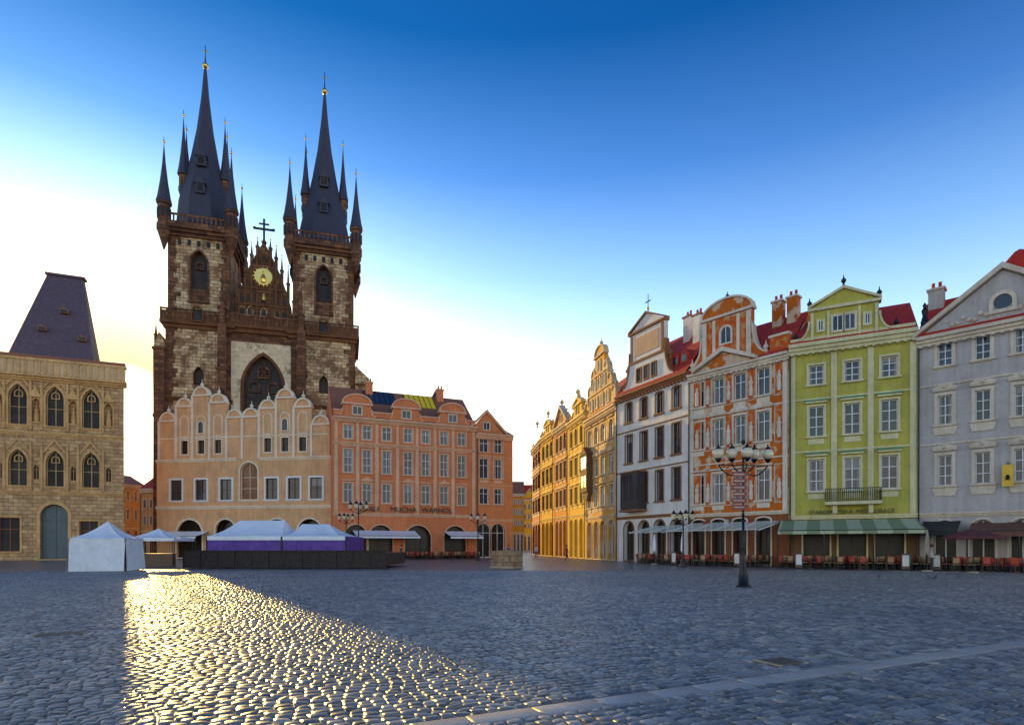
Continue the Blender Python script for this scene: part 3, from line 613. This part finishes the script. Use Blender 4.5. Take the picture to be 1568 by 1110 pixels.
for x in(-3.3,-2.1,0,2.1,3.3):
    for z in(39.8,42.1): ring(b,'pale_stone' if z<41 else 'trim',(gc+x-.4,gc+x+.4,z,z+1.5,'pointed'),0,.1,.45,.6); b.box('shop',gc+x-.33,gc+x+.33,.57,.6,z,z+1)
for x,z in((-1.,49.),(0,49.2),(1.,49.),(-2.6,44.8),(2.6,44.8)): ring(b,'trim',(gc+x-.3,gc+x+.3,z,z+1.1,'pointed'),0,.1,.45,.6); b.box('shop',gc+x-.24,gc+x+.24,.57,.6,z,z+.7)
def disc(part,cx,cz,r,y,n=24): 
    b.prism(part,[(cx+r*math.cos(2*math.pi*i/n),cz+r*math.sin(2*math.pi*i/n)) for i in range(n)],y-.15,y)
disc('trim',gc,46.4,1.75,.5); disc('goldd',gc,46.4,1.4,.33)
for i in range(16):
    a=i*math.pi/8; b.tube('gold',(gc+1.3*math.cos(a),.2,46.4+1.3*math.sin(a)),(gc+1.75*math.cos(a),.2,46.4+1.75*math.sin(a)),.1,.02,5)
b.lathe('gold',(gc,.1,45.4),[(.4,0),(.45,.5),(.3,1.1),(.12,1.35),(.2,1.6),(.05,1.85)],8)
b.lathe('gold',(gc,.5,42.5),[(.35,0),(.3,.7),(.1,.9),(.16,1.1),(.03,1.3)],8)
pinnacle(gc,1.,51,54,.4)
b.box('iron',gc-.16,gc+.16,.9,1.1,53,56.4); b.box('iron',gc-1.5,gc+1.5,.92,1.08,54.5,54.85); b.box('iron',gc-.8,gc+.8,.92,1.08,55.4,55.65)
for x in(-1.5,1.5): b.sph('iron',(gc+x,1,54.72),.25,8,6)
for x0,x1,zt in((2.9,4.4,40),(14.9,16.5,40)):
    b.box('dark_stone',x0,x1,-2.4,-.31,0,24); b.box('dark_stone',x0+.1,x1-.1,-1.7,-.31,24,35); b.prism('dark_stone',[(x0,24),(x1,24),((x0+x1)/2,26.5)],-2.4,-1.7)
    b.box('trim',x0-.1,x1+.1,-1.8,-.3,30,30.3); pinnacle((x0+x1)/2,-1.2,35,46,.55); b.box('dark_stone',x0+.2,x1-.2,-1.6,-.2,35,37.4)
for x0,x1,zt,sg in((-6.3,-4.75,33,-1),(24.4,27.0,29.5,1)):
    b.box('dark_stone' if sg<0 else 'pale_stone',x0,x1,-1.,6,0,zt); b.prism('pale_stone',[(x0,zt),(x1,zt),(x1,zt+.8),((x0+x1)/2,zt+2.4)][::1] if sg<0 else [(x0,zt),(x1,zt),(x1-.3,zt+1.),(x0,zt+3.)],-.9,6)
    b.box('trim',x0-.15,x1+.15,-1.2,6,zt-.4,zt-.05); b.box('trim',x0-.1,x1+.1,-1.15,6,22,22.4)
    pinnacle(x0+.3,-.6,zt,zt+4,.3)
b.add('slate',[(4.6,1.6,36.6),(14.2,1.6,36.6),(gc,1.6,50),(gc,30,50),(14.2,30,36.6),(4.6,30,36.6)],[(0,2,3,5),(1,4,3,2)])
b.box('pale_stone',-5.5,25.5,9.,34,0,22)
b.add('slate',[(-5.5,9,22),(25.5,9,22),(gc,14,33),(gc,34,33),(25.5,34,22),(-5.5,34,22)],[(0,1,2),(0,2,3,5),(1,4,3,2)])
b.finish('gothic_church',dict(pale_stone=LST,dark_stone=DST,plaster=PLA,trim=DTR,slate=SLATE,gold=GOLD,goldd=plain('gilt_disc',(.85,.65,.2),.35,.4),iron=BLACK,shop=CHG,glass=CHG,frames=DTR),CM)
# ------------------------------------------------------------ ground
def cobmat(name,geo=True):
    m,nt,p=newmat(name); co=objco(nt)
    n1=noise(nt,co,.25,5,.6); n2=noise(nt,co,28,4,.7)
    if geo:
        at_=N(nt,'ShaderNodeAttribute'); at_.attribute_name='tint'; t=at_.outputs['Fac']
        base=ramp(nt,t,[(0.,(.1,.098,.1)),(.5,(.27,.25,.225)),(1.,(.5,.44,.38))]); 
        h=n2; bd=.006; r0,r1=.3,.5
    else:
        mp=N(nt,'ShaderNodeMapping'); mp.inputs['Rotation'].default_value=(0,0,-math.radians(26)); nt.links.new(co,mp.inputs[0])
        br=N(nt,'ShaderNodeTexBrick'); br.inputs['Scale'].default_value=1; br.inputs['Brick Width'].default_value=.18; br.inputs['Row Height'].default_value=.15
        br.inputs['Mortar Size'].default_value=.012; br.inputs['Mortar Smooth'].default_value=.5
        br.inputs['Color1'].default_value=(.17,.162,.155,1); br.inputs['Color2'].default_value=(.36,.325,.285,1); br.inputs['Mortar'].default_value=(.04,.038,.038,1)
        nt.links.new(mp.outputs[0],br.inputs[0]); base=br.outputs[0]
        inv=N(nt,'ShaderNodeInvert'); nt.links.new(br.outputs['Fac'],inv.inputs[1]); h=inv.outputs[0]; bd=.012; r0,r1=.26,.4
    base=mix(nt,base,ramp(nt,n1,[(.3,(.72,.74,.8)),(.7,(1.2,1.12,1.05))]),1.,'MULTIPLY')
    base=mix(nt,base,ramp(nt,n2,[(.3,(.75,)*3),(.7,(1.1,)*3)]),.8,'MULTIPLY')
    nt.links.new(base,p.inputs['Base Color']); nt.links.new(ramp(nt,noise(nt,co,1.3,5,.7),[(.35,r0),(.65,r1)]),p.inputs['Roughness'])
    p.inputs['Specular IOR Level'].default_value=.95
    bump(nt,p,h,bd,.8); return m
me=bpy.data.meshes.new('ground'); S=3000
me.from_pydata([(-S,-S,-.02),(S,-S,-.02),(S,S,-.02),(-S,S,-.02)],[],[(0,1,2,3)]); me.materials.append(cobmat('cobbles_far',False))
o=bpy.data.objects.new('ground',me); COL.objects.link(o)
th=math.radians(26); ct,st=math.cos(th),math.sin(th)
cen=[];hx=[];hy=[];tint=[];slab=[]
rh_=.145; bb=-18.
rng=np.random.RandomState(3)
while bb<52:
    isb=(5.1<bb<5.45); isb2=(13.7<bb<14.0)
    aa=-38.+rng.rand()*.2
    rhh=.36 if isb else rh_*rng.uniform(.92,1.08)
    ws=rng.uniform(.13,.2,540) if not isb else rng.uniform(.55,.85,140)
    xs=aa+np.cumsum(ws)
    c_=xs-ws/2; y_=bb+rhh/2+ .05*np.sin(c_*.5)*(0 if isb else 1)
    X=c_*ct-y_*st; Y=c_*st+y_*ct
    k=(np.abs(X)<32)&(Y>1.5)&(Y<40)
    cen.append(np.stack([X[k],Y[k]],1)); hx.append(ws[k]/2-.007); hy.append(np.full(k.sum(),rhh/2-.008))
    t=rng.beta(1.6,2.2,k.sum()); 
    if isb: t=.75+rng.rand(k.sum())*.2
    if isb2: t=np.where(c_[k]<1,.9,t)
    tint.append(t); slab.append(np.full(k.sum(),isb)); bb+=rhh
cen=np.concatenate(cen);hx=np.concatenate(hx);hy=np.concatenate(hy);tint=np.concatenate(tint);slab=np.concatenate(slab); n=len(cen)
rot=th+rng.normal(0,.04,n)*(~slab); zt=rng.uniform(-.007,.007,n)*(~slab); tx=rng.normal(0,.075,n)*(~slab); ty=rng.normal(0,.06,n)*(~slab)
sx=np.array([-1,1,1,-1.]);sy=np.array([-1,-1,1,1.])
V=np.zeros((n,12,3))
for L,(ins,dz) in enumerate(((0,-.03),(0.0,-.014),(.027,0.))):
    for q in range(4):
        lx=sx[q]*(hx-ins); ly=sy[q]*(hy-ins)
        if L>0: lx=lx+rng.normal(0,.004,n); ly=ly+rng.normal(0,.004,n)
        V[:,L*4+q,0]=cen[:,0]+lx*np.cos(rot)-ly*np.sin(rot); V[:,L*4+q,1]=cen[:,1]+lx*np.sin(rot)+ly*np.cos(rot)
        V[:,L*4+q,2]=zt+dz+(lx*tx+ly*ty if L>0 else 0)
fq=[(0,1,5,4),(1,2,6,5),(2,3,7,6),(3,0,4,7),(4,5,9,8),(5,6,10,9),(6,7,11,10),(7,4,8,11),(8,9,10,11)]
Fq=(np.array(fq)[None]+12*np.arange(n)[:,None,None]).reshape(-1)
me=bpy.data.meshes.new('cobblestones'); me.vertices.add(n*12); me.vertices.foreach_set('co',V.reshape(-1))
me.loops.add(n*36); me.loops.foreach_set('vertex_index',Fq.astype(np.int32)); me.polygons.add(n*9)
me.polygons.foreach_set('loop_start',np.arange(0,n*36,4,dtype=np.int32)); me.update(calc_edges=True)
a=me.attributes.new('tint','FLOAT','FACE'); a.data.foreach_set('value',np.repeat(tint,9).astype(np.float32))
me.polygons.foreach_set('use_smooth',np.tile(np.array([0,0,0,0,1,1,1,1,1],dtype=bool),n))
me.materials.append(cobmat('cobbles_near',True)); o=bpy.data.objects.new('cobblestone_paving',me); COL.objects.link(o)
# ------------------------------------------------------------ helpers for free objects
def at(px,Y,rot=0): 
    return Matrix.Translation(((px-784)/F*Y,Y,0))@Matrix.Rotation(math.radians(rot),4,'Z')
for px,Y,wd in((95,11.3,.75),(1195,8.6,.5)):
    b=MB(); b.box('cover',-wd/2,wd/2,-.2,.2,.0,.016); 
    for i in range(9): x=-wd/2+wd*(i+.5)/9; b.box('ribs',x-.015,x+.015,-.17,.17,.016,.024)
    for x0,x1 in [(-wd/2-.04,-wd/2),(wd/2,wd/2+.04)]: b.box('rim',x0,x1,-.24,.24,.0,.02)
    b.finish('drain_grate',dict(cover=plain('cast_iron',(.14,.12,.1),.6,.2),ribs=plain('cast_iron_b',(.1,.09,.08),.5,.3),rim=STONET),at(px,Y,26))
# stone block
b=MB(); b.prism('block',[(-.95,0),(.95,0),(.97,1.28),(.4,1.36),(-.9,1.3)],-.7,.9); b.prism('lip',[(-1.0,-.0),(1.0,0),(1.0,.12),(-1.0,.12)],-.75,.95)
b.finish('stone_block',dict(block=blocks('block_stone',(.6,.4,.22),(.46,.3,.16),(.2,.13,.08),.95,.45,.02,.6,dark=(.2,.12,.07),ds=1.2),lip=STONET),at(775,44.5,-28))
# tents
CAN=plain('white_canvas',(.84,.85,.88),.7,0,.12,1.5); CAN2=plain('canvas_side',(.76,.78,.82),.7,0,.18,1.5); PUR=plain('purple_canvas',(.14,.06,.34),.7,0,.3,2)
def hip(b,part,x0,x1,y0,y1,z0,z1,rx0,rx1,ym,nx=10,sag=.18):
    rows_=6
    def surf(P00,P10,P01,P11):
        vs=[];fs=[]
        for j in range(rows_+1):
            t=j/rows_
            for i in range(nx+1):
                s=i/nx; a=Vector(P00).lerp(Vector(P10),s); c=Vector(P01).lerp(Vector(P11),s); q=a.lerp(c,t); q.z-=sag*math.sin(math.pi*t)*(1+.4*math.sin(s*9)); vs.append(tuple(q))
        for j in range(rows_):
            for i in range(nx): k=j*(nx+1)+i; fs.append((k,k+1,k+nx+2,k+nx+1))
        b.add(part,vs,fs)
    surf((x0,y0,z0),(x1,y0,z0),(rx0,ym,z1),(rx1,ym,z1)); surf((x1,y0,z0),(x1,y1,z0),(rx1,ym,z1),(rx1,ym,z1))
    surf((x1,y1,z0),(x0,y1,z0),(rx1,ym,z1),(rx0,ym,z1)); surf((x0,y1,z0),(x0,y0,z0),(rx0,ym,z1),(rx0,ym,z1))
b=MB(); w=1.6
hip(b,'canopy',-w-.05,w+.05,-w-.05,w+.05,2.15,3.35,0,.01,0)
def drape(b,part,p0,p1,z0,z1,amp=.05,n=48,fl=.0):
    vs=[];p0=Vector(p0);p1=Vector(p1);d=(p1-p0);nn=Vector((d.y,-d.x,0)).normalized()
    for j,z in enumerate((z0,(z0+z1)/2,z1)):
        for i in range(n+1):
            q=p0+d*(i/n)+nn*(amp*math.sin(i*1.3+j*.6)*(1-j*.45)+fl*(1-j/2)); vs.append((q.x,q.y,z))
    b.add(part,vs,[(j*(n+1)+i,j*(n+1)+i+1,(j+1)*(n+1)+i+1,(j+1)*(n+1)+i) for j in range(2) for i in range(n)])
cs=[(-w,-w,0),(w,-w,0),(w,w,0),(-w,w,0)]
for i in range(4): drape(b,'sides',cs[i],cs[(i+1)%4],.02,2.2,.06,40,.12)
for x,y,_ in cs: b.tube('poles',(x,y,0),(x,y,2.2),.03)
b.finish('market_tent',dict(canopy=CAN,sides=CAN2,poles=BLACK),at(165,40,14),smooth=('canopy','sides'))
b=MB(); hip(b,'canopy',-2,2,-1.8,1.8,2.3,3.1,0,.01,0)
for x in(-1.9,1.9):
    for y in(-1.7,1.7): b.tube('poles',(x,y,0),(x,y,2.3),.035)
drape(b,'canopy',(-2,-1.8,0),(2,-1.8,0),2.05,2.3,.02,20); drape(b,'canopy',(2,-1.8,0),(2,1.8,0),2.05,2.3,.02,20)
b.box('counter',-1.6,1.2,-.3,.3,0,1.0); b.box('top',-1.7,1.3,-.4,.4,1.0,1.06)
b.finish('canopy_tent',dict(canopy=CAN,poles=BLACK,counter=plain('counter_wood',(.2,.11,.06),.6),top=plain('counter_top',(.3,.2,.12),.5)),at(243,48,5),smooth=('canopy',))
b=MB(); X0,X1=-24.6,-9.4
for i in range(12):
    x0=X0+i*(X1-X0)/12; x1=X0+(i+1)*(X1-X0)/12; b.box('skirt',x0+.01,x1-.01,44+.02*(i%2),44.06+.02*(i%2),.02,1.28); b.box('posts',x0-.03,x0+.03,43.95,43.99,0,1.33)
b.box('deck',X0,X1,44.15,51.5,.2,1.1)
b.box('rail',X0,X1,43.93,44.13,1.28,1.34)
for x0,x1,r0,r1 in((-23.7,-17.9,-22.3,-18.6),(-17.85,-12.9,-17.2,-15.0)):
    hip(b,'canopy',x0,x1,45.6,51,2.4,3.75 if x0<-20 else 3.45,r0,r1,48.2)
    drape(b,'purple',(x0,45.65,0),(x1,45.65,0),1.1,2.42,.06,60); drape(b,'purple',(x1,45.65,0),(x1,51,0),1.1,2.42,.05,40); drape(b,'purple',(x0,45.65,0),(x0,51,0),1.1,2.42,.05,40)
    drape(b,'canopy',(x0,45.6,0),(x1,45.6,0),2.12,2.42,.03,50)
    for x in(x0,x1): b.tube('posts',(x,45.6,0),(x,45.6,2.4),.05)
b.finish('stage_tent',dict(skirt=plain('dark_boards',(.03,.018,.014),.7,0,.4),posts=BLACK,deck=plain('deck',(.05,.04,.035),.7),rail=BLACK,canopy=CAN,purple=PUR),smooth=('canopy','purple'))
# awnings
def awning(name,h,u0,u1,zb,zf,out,mat,posts=True,slat=False,val=.3,y0=-.1,frame=BLACK):
    b=MB()
    if slat:
        k=int(out/.5)
        for i in range(k+1):
            t=i/k; y=y0-out*t; z=zb+(zf-zb)*t; b.box('slats',u0,u1,y-.12,y+.12,z,z+.04)
        n=max(2,int((u1-u0)/2))
        for i in range(n+1):
            x=u0+(u1-u0)*i/n; b.add('rails',[(x-.05,y0,zb-.05),(x+.05,y0,zb-.05),(x+.05,y0-out,zf-.05),(x-.05,y0-out,zf-.05),(x-.05,y0,zb-.15),(x+.05,y0,zb-.15),(x+.05,y0-out,zf-.15),(x-.05,y0-out,zf-.15)],[(0,1,2,3),(4,5,6,7),(0,3,7,4),(1,2,6,5)])
    else:
        n=max(2,int((u1-u0)/.9)); sc_=8
        vs=[];fs=[]
        for j in range(sc_+1):
            t=j/sc_
            for i in range(n*4+1):
                x=u0+(u1-u0)*i/(n*4); vs.append((x,y0-out*t,zb+(zf-zb)*t-.08*math.sin(math.pi*t)-.03*abs(math.sin(i*math.pi/4))))
        m_=n*4+1
        for j in range(sc_):
            for i in range(n*4): fs.append((j*m_+i,j*m_+i+1,(j+1)*m_+i+1,(j+1)*m_+i))
        b.add('canvas',vs,fs); drape(b,'canvas',(u0,y0-out,0),(u1,y0-out,0),zf-val,zf,.02,n*8)
    b.box('rails',u0,u1,y0-out-.04,y0-out+.04,zf-.06,zf+.0)
    if posts:
        n=max(2,int((u1-u0)/3))
        for i in range(n+1): x=u0+(u1-u0)*i/n; b.tube('posts',(x,y0-out+.05,0),(x,y0-out+.05,zf),.05)
    b.finish(name,dict(canvas=mat,slats=mat,rails=frame,posts=BLACK),h.M,smooth=('canvas',))
awning('green_awning',GH,-.6,GH.W-.05,3.75,2.85,4.3,stripes('green_canvas',(.24,.3,.16),(.46,.5,.32),.55))
awning('slatted_awning',FH,.2,FH.W-.8,3.7,3.0,3.6,plain('pale_slats',(.62,.66,.66),.5),slat=True,frame=WHITE)
awning('slatted_awning',WHH,6.2,WHH.W-.2,3.6,3.0,3.,plain('pale_slats',(.6,.66,.64),.5),slat=True,frame=WHITE)
awning('dark_awning',YH,.4,2.6,3.5,2.8,1.6,plain('black_canvas',(.03,.03,.03),.7),posts=False,val=.4)
awning('dark_awning',YH,3.2,8.6,3.3,2.7,2.4,plain('brown_canvas',(.16,.06,.04),.7),val=.4)
awning('white_awning',OB,OB.U(540),OB.U(635),3.6,2.9,3.,CAN); awning('white_awning',OB,OB.U(680),OB.U(729),3.6,2.9,3.,CAN)
awning('white_awning',TSH,TSH.U(258),TSH.U(320),3.6,2.9,2.5,CAN)
# cafe seating (one mass per terrace)
WOOD=plain('chair_wood',(.26,.12,.06),.6); WICK=plain('red_chairs',(.5,.07,.035),.7); WICK2=plain('wicker',(.45,.26,.13),.8)
def chair(b,x,y,r,part):
    c_,s_=math.cos(r),math.sin(r)
    def bx(part,x0,x1,y0,y1,z0,z1):
        vs=[(x+px*c_-py*s_,y+px*s_+py*c_,pz) for pz in(z0,z1) for px,py in((x0,y0),(x1,y0),(x1,y1),(x0,y1))]
        b.add(part,vs,[(0,1,5,4),(1,2,6,5),(2,3,7,6),(3,0,4,7),(4,5,6,7),(3,2,1,0)])
    bx(part,-.22,.22,-.22,.22,.43,.47); bx(part,-.22,.22,.18,.22,.55,.9)
    for i in(-1,1):
        for j in(-1,1): bx('legs',i*.2-.02,i*.2+.02,j*.2-.02,j*.2+.02,0,.43 if j<0 else .9)
def terrace(name,h,u0,u1,y0,y1,fence=True):
    b=MB(); x=u0+.6
    while x<u1-.3:
        y=y1-.6
        while y>y0-.2:
            if random.random()<.92:
                b.lathe('tables',(x,y,0),[(.25,0),(.25,.03),(.03,.06),(.03,.72),(.38,.73),(.38,.76)],10)
                for a in range(4): t=a*1.57+random.random(); chair(b,x+.62*math.cos(t),y+.62*math.sin(t),t-math.pi/2,random.choice(('seats','seats2')))
            y-=1.5
        x+=1.6
    if fence:
        for x in (u0+1.2,u1-1.6):
            b.box('menu',x,x+.5,y0-.75,y0-.7,.1,1.15); b.box('legs',x+.02,x+.06,y0-.7,y0-.4,0,.9); b.box('paper',x+.06,x+.44,y0-.756,y0-.751,.3,1.05)
    b.finish(name,dict(seats=WICK,seats2=WICK2,legs=BLACK,tables=WOOD,menu=SHF,paper=SWH),h.M)
terrace('cafe_terrace',GH,-.6,GH.W,-4.6,-.5); terrace('cafe_terrace',FH,.2,FH.W-.5,-4.2,-.5); terrace('cafe_terrace',WHH,5.8,WHH.W,-3.4,-.5,False); terrace('cafe_terrace',YH,0.4,YH.W,-4.2,-.5)
terrace('cafe_terrace',OB,OB.U(540),OB.U(730),-3,-.6,False)
def parasol(px,Y,mat,folded=False,r=1.6):
    b=MB(); b.tube('pole',(0,0,0),(0,0,2.7),.03); b.lathe('base',(0,0,0),[(.3,0),(.3,.08),(.05,.12)],12)
    if folded: b.lathe('canopy',(0,0,0),[(.05,1.1),(.16,1.3),(.13,2.0),(.05,2.6),(.02,2.75)],10)
    else: b.lathe('canopy',(0,0,0),[(r,2.1),(r,2.25),(r*.5,2.55),(.03,2.75)],8)
    b.finish('parasol',dict(pole=BLACK,base=STONET,canopy=mat),at(px,Y))
parasol(1045,50,CAN,True); parasol(1420,38.5,plain('tan_canvas',(.4,.32,.22),.8),True); parasol(1490,36.5,plain('maroon_canvas',(.12,.03,.03),.8)); parasol(1002,53,CAN,True)
# ------------------------------------------------------------ street lamps
GLOBE,nt,p=newmat('opal_glass'); p.inputs['Base Color'].default_value=(.72,.6,.4,1); p.inputs['Roughness'].default_value=.15; p.inputs['Coat Weight'].default_value=.5
b=MB()
b.lathe('post',(0,0,0),[(.3,0),(.3,.06),(.22,.1),(.2,.5),(.15,.62),(.17,.7),(.12,.8),(.1,1.05),(.07,1.2),(.06,1.6),(.075,1.65),(.05,1.72),(.045,4.6),(.08,4.65),(.05,4.8),(.04,5.45),(.08,5.5),(.02,5.75)],12)
def lampglobe(b,x,y,z):
    b.lathe('post',(x,y,z),[(.05,-.36),(.13,-.24),(.14,-.2)],10); b.sph('globes',(x,y,z),.23,16,10); b.lathe('post',(x,y,z),[(.16,.16),(.1,.25),(.04,.3),(.02,.42)],10)
for a,r in((0,1.05),(math.pi,1.05),(.15,.52),(math.pi+.15,.52),(math.pi*1.5,.35)):
    x,y=r*math.cos(a),r*math.sin(a)
    prev=Vector((0,0,4.75))
    for i in range(1,9):
        t=i/8; q=Vector((x*t,y*t,4.75+.35*math.sin(t*math.pi*.9)*(-1 if r>.6 else -.5)+t*.35)); b.tube('post',prev,q,.028,n=6); prev=q
    lampglobe(b,x,y,5.47)
b.tube('post',(-1.05,0,5.0),(1.05,0,5.0),.02,n=6)
b.sph('post',(0,0,5.95),.1)
for i in range(6):
    z=4.62-i*.27; b.box('signs',-.52+.04*(i%2),.12,-.09,-.06,z-.11,z+.11); b.box('sign_text',-.44,.0,-.093,-.09,z-.015,z+.02)
b.tube('post',(0,0,.6),(0,0,3),.055)
b.finish('street_lamp',dict(post=BLACK,globes=GLOBE,signs=plain('sign_brown',(.25,.04,.03),.4),sign_text=plain('sign_text',(.6,.55,.5),.5)),at(1138,24.2,4),smooth=('globes','post'))
def smalllamp(px,Y,hh):
    b=MB(); b.lathe('post',(0,0,0),[(.22,0),(.2,.4),(.12,.6),(.07,.8),(.05,hh-.7),(.08,hh-.65),(.03,hh-.1)],10)
    for a in(0,math.pi,math.pi/2,math.pi*1.5):
        x,y=.75*math.cos(a),.75*math.sin(a); b.tube('post',(0,0,hh-.9),(x,y,hh-.55),.03); b.lathe('post',(x,y,hh-.5),[(.06,0),(.12,.1)],8)
        b.lathe('globes',(x,y,hh-.4),[(.12,0),(.22,.4),(.2,.42)],6); b.lathe('post',(x,y,hh),[(.24,0),(.1,.2),(.02,.35)],6)
    b.finish('street_lamp',dict(post=BLACK,globes=GLOBE),at(px,Y))
smalllamp(549,56,5.6); smalllamp(530,66,5.); smalllamp(732,66,5.); smalllamp(1046,47,4.2)
# ------------------------------------------------------------ pedestrians and pigeons
def figmat(top,leg):
    m,nt,p=newmat('clothes'); s=N(nt,'ShaderNodeSeparateXYZ'); nt.links.new(objco(nt),s.inputs[0])
    mp=N(nt,'ShaderNodeMath',operation='DIVIDE'); nt.links.new(s.outputs[2],mp.inputs[0]); mp.inputs[1].default_value=1.6
    r=ramp(nt,mp.outputs[0],[(0.,(.03,.03,.03)),(.05,leg),(.56,top),(.92,(.5,.32,.24))]); r.node.color_ramp.interpolation='CONSTANT'
    nt.links.new(r,p.inputs['Base Color']); p.inputs['Roughness'].default_value=.8; return m
def skin(name,vs,es,rs,mat,M,hair=None):
    me=bpy.data.meshes.new('body'); me.from_pydata(vs,es,[]); o=bpy.data.objects.new('body',me); COL.objects.link(o)
    o.modifiers.new('Skin','SKIN')
    if len(me.skin_vertices):
        for i,v in enumerate(me.skin_vertices[0].data):
            r=rs[i]; v.radius=(r,r) if not isinstance(r,tuple) else r; v.use_root=(i==0)
    o.modifiers.new('Sub','SUBSURF').levels=2; me.materials.append(mat)
    e=bpy.data.objects.new(name,None); COL.objects.link(e); e.matrix_world=M; o.parent=e
    if hair:
        hb=MB(); hb.sph('hair',hair,.115,10,8,1.05); V,Fc=hb.p['hair']; hm=bpy.data.meshes.new('hair'); hm.from_pydata(V,[],Fc); hm.materials.append(plain('hair_m',(.05,.03,.02),.7)); q=bpy.data.objects.new('hair',hm); COL.objects.link(q); q.parent=e
    return e
def person(px,Y,rot,top,leg,st_=.22):
    vs=[(0,0,.95),(0,0,1.15),(0,.01,1.38),(0,.01,1.5),(0,-.01,1.6),(0,-.01,1.7),
        (-.1,0,.9),(-.1,-st_*.6,.5),(-.1,-st_*.7,.08),(-.1,-st_*.7-.14,.04),(.1,0,.9),(.1,st_*.35,.48),(.1,st_*1.1,.12),(.1,st_*1.1-.12,.05),
        (-.19,.01,1.4),(-.24,.08,1.12),(-.24,.0,.9),(-.24,-.05,.82),(.19,.01,1.4),(.24,-.04,1.12),(.23,-.14,.92),(.23,-.18,.84)]
    es=[(0,1),(1,2),(2,3),(3,4),(4,5),(0,6),(6,7),(7,8),(8,9),(0,10),(10,11),(11,12),(12,13),(2,14),(14,15),(15,16),(16,17),(2,18),(18,19),(19,20),(20,21)]
    rs=[(.15,.11),(.14,.1),(.17,.11),.055,.09,.085,.09,.06,.045,.04,.09,.06,.045,.04,.06,.045,.035,.03,.06,.045,.035,.03]
    skin('pedestrian',vs,es,rs,figmat(top,leg),at(px,Y,rot),(0,.02,1.69))
person(779,72,20,(.1,.12,.2),(.05,.05,.08)); person(821,78,170,(.5,.45,.4),(.06,.08,.15)); person(868,66,70,(.35,.06,.05),(.04,.04,.05)); person(614,58,-60,(.08,.08,.1),(.1,.09,.08)); person(1427,39,60,(.5,.5,.52),(.05,.05,.07),.05)
for px,Y,r in((1424,29,40),(1432,29.6,170),(1468,31,90),(1346,30,-30)):
    vs=[(0,0,.13),(0,.08,.16),(0,.12,.22),(0,.14,.27),(0,-.1,.1),(0,-.2,.08),(.03,0,.06),(.03,.02,.01),(-.03,0,.06),(-.03,.02,.01),(0,.185,.265)]
    skin('pigeon',vs,[(0,1),(1,2),(2,3),(0,4),(4,5),(0,6),(6,7),(0,8),(8,9),(3,10)],[.07,.06,.03,.032,.045,(.03,.012),.01,.01,.01,.01,.006],plain('feathers',(.1,.11,.13),.6),at(px,Y,r))
# ------------------------------------------------------------ light, sky, camera
az=math.atan2(185-784,900); el=math.radians(9.6)
sd=Vector((math.sin(az)*math.cos(el),math.cos(az)*math.cos(el),math.sin(el)))
sun=bpy.data.lights.new('sun','SUN'); sun.energy=5; sun.angle=math.radians(.5); sun.color=(1,.66,.17)
so=bpy.data.objects.new('sun',sun); COL.objects.link(so); so.rotation_euler=sd.to_track_quat('Z','Y').to_euler()
w=bpy.data.worlds.new('World'); SC.world=w; w.use_nodes=True; nt=w.node_tree; nt.nodes.clear()
out=N(nt,'ShaderNodeOutputWorld'); bg=N(nt,'ShaderNodeBackground'); nt.links.new(bg.outputs[0],out.inputs[0])
sky=N(nt,'ShaderNodeTexSky',sky_type='NISHITA'); sky.sun_disc=False; sky.sun_elevation=el; sky.sun_rotation=az%(2*math.pi); sky.air_density=1.; sky.dust_density=1.2; sky.ozone_density=2.
gm=N(nt,'ShaderNodeGamma'); gm.inputs['Gamma'].default_value=.72; nt.links.new(sky.outputs[0],gm.inputs['Color'])
tc=N(nt,'ShaderNodeTexCoord'); sp=N(nt,'ShaderNodeSeparateXYZ'); nt.links.new(tc.outputs['Generated'],sp.inputs[0])
# haze gain: bright milky horizon, deep saturated blue overhead
g=ramp(nt,sp.outputs[2],[(0.,(1.,.86,.73)),(.12,(.88,.79,.72)),(.27,(.46,.49,.54)),(.41,(.2,.29,.41)),(.53,(.06,.145,.29)),(.655,(.005,.067,.172)),(1.,(.005,.048,.15))])
g.node.color_ramp.interpolation='LINEAR'
m1=mix(nt,gm.outputs[0],g,1.,'MULTIPLY')
vm=N(nt,'ShaderNodeVectorMath',operation='SCALE'); nt.links.new(m1,vm.inputs[0]); vm.inputs['Scale'].default_value=9.4
mn=N(nt,'ShaderNodeVectorMath',operation='MINIMUM'); nt.links.new(vm.outputs[0],mn.inputs[0]); mn.inputs[1].default_value=(14,12.8,11.2)
# aureole and core of the low sun
dp=N(nt,'ShaderNodeVectorMath',operation='DOT_PRODUCT'); nt.links.new(tc.outputs['Generated'],dp.inputs[0]); dp.inputs[1].default_value=sd
f=ramp(nt,dp.outputs['Value'],[(.965,0.),(.988,.5),(.997,1.),(1.,1.)])
m2=mix(nt,mn.outputs[0],(16.,9.8,3.6),f)
f2=ramp(nt,dp.outputs['Value'],[(.9978,0.),(.9996,1.)])
m3=mix(nt,m2,(40.,36.,26.),f2)
nt.links.new(m3,bg.inputs[0]); bg.inputs[1].default_value=.15
cam=bpy.data.cameras.new('camera'); co_=bpy.data.objects.new('camera',cam); COL.objects.link(co_); SC.camera=co_
co_.location=(0,0,CH); co_.rotation_euler=(math.pi/2,0,0); cam.lens=36*900/1568; cam.sensor_width=36; cam.shift_y=(HY-555)/1568; cam.clip_end=6000
SC.view_settings.view_transform='Standard'; SC.view_settings.look='None'; SC.view_settings.exposure=0
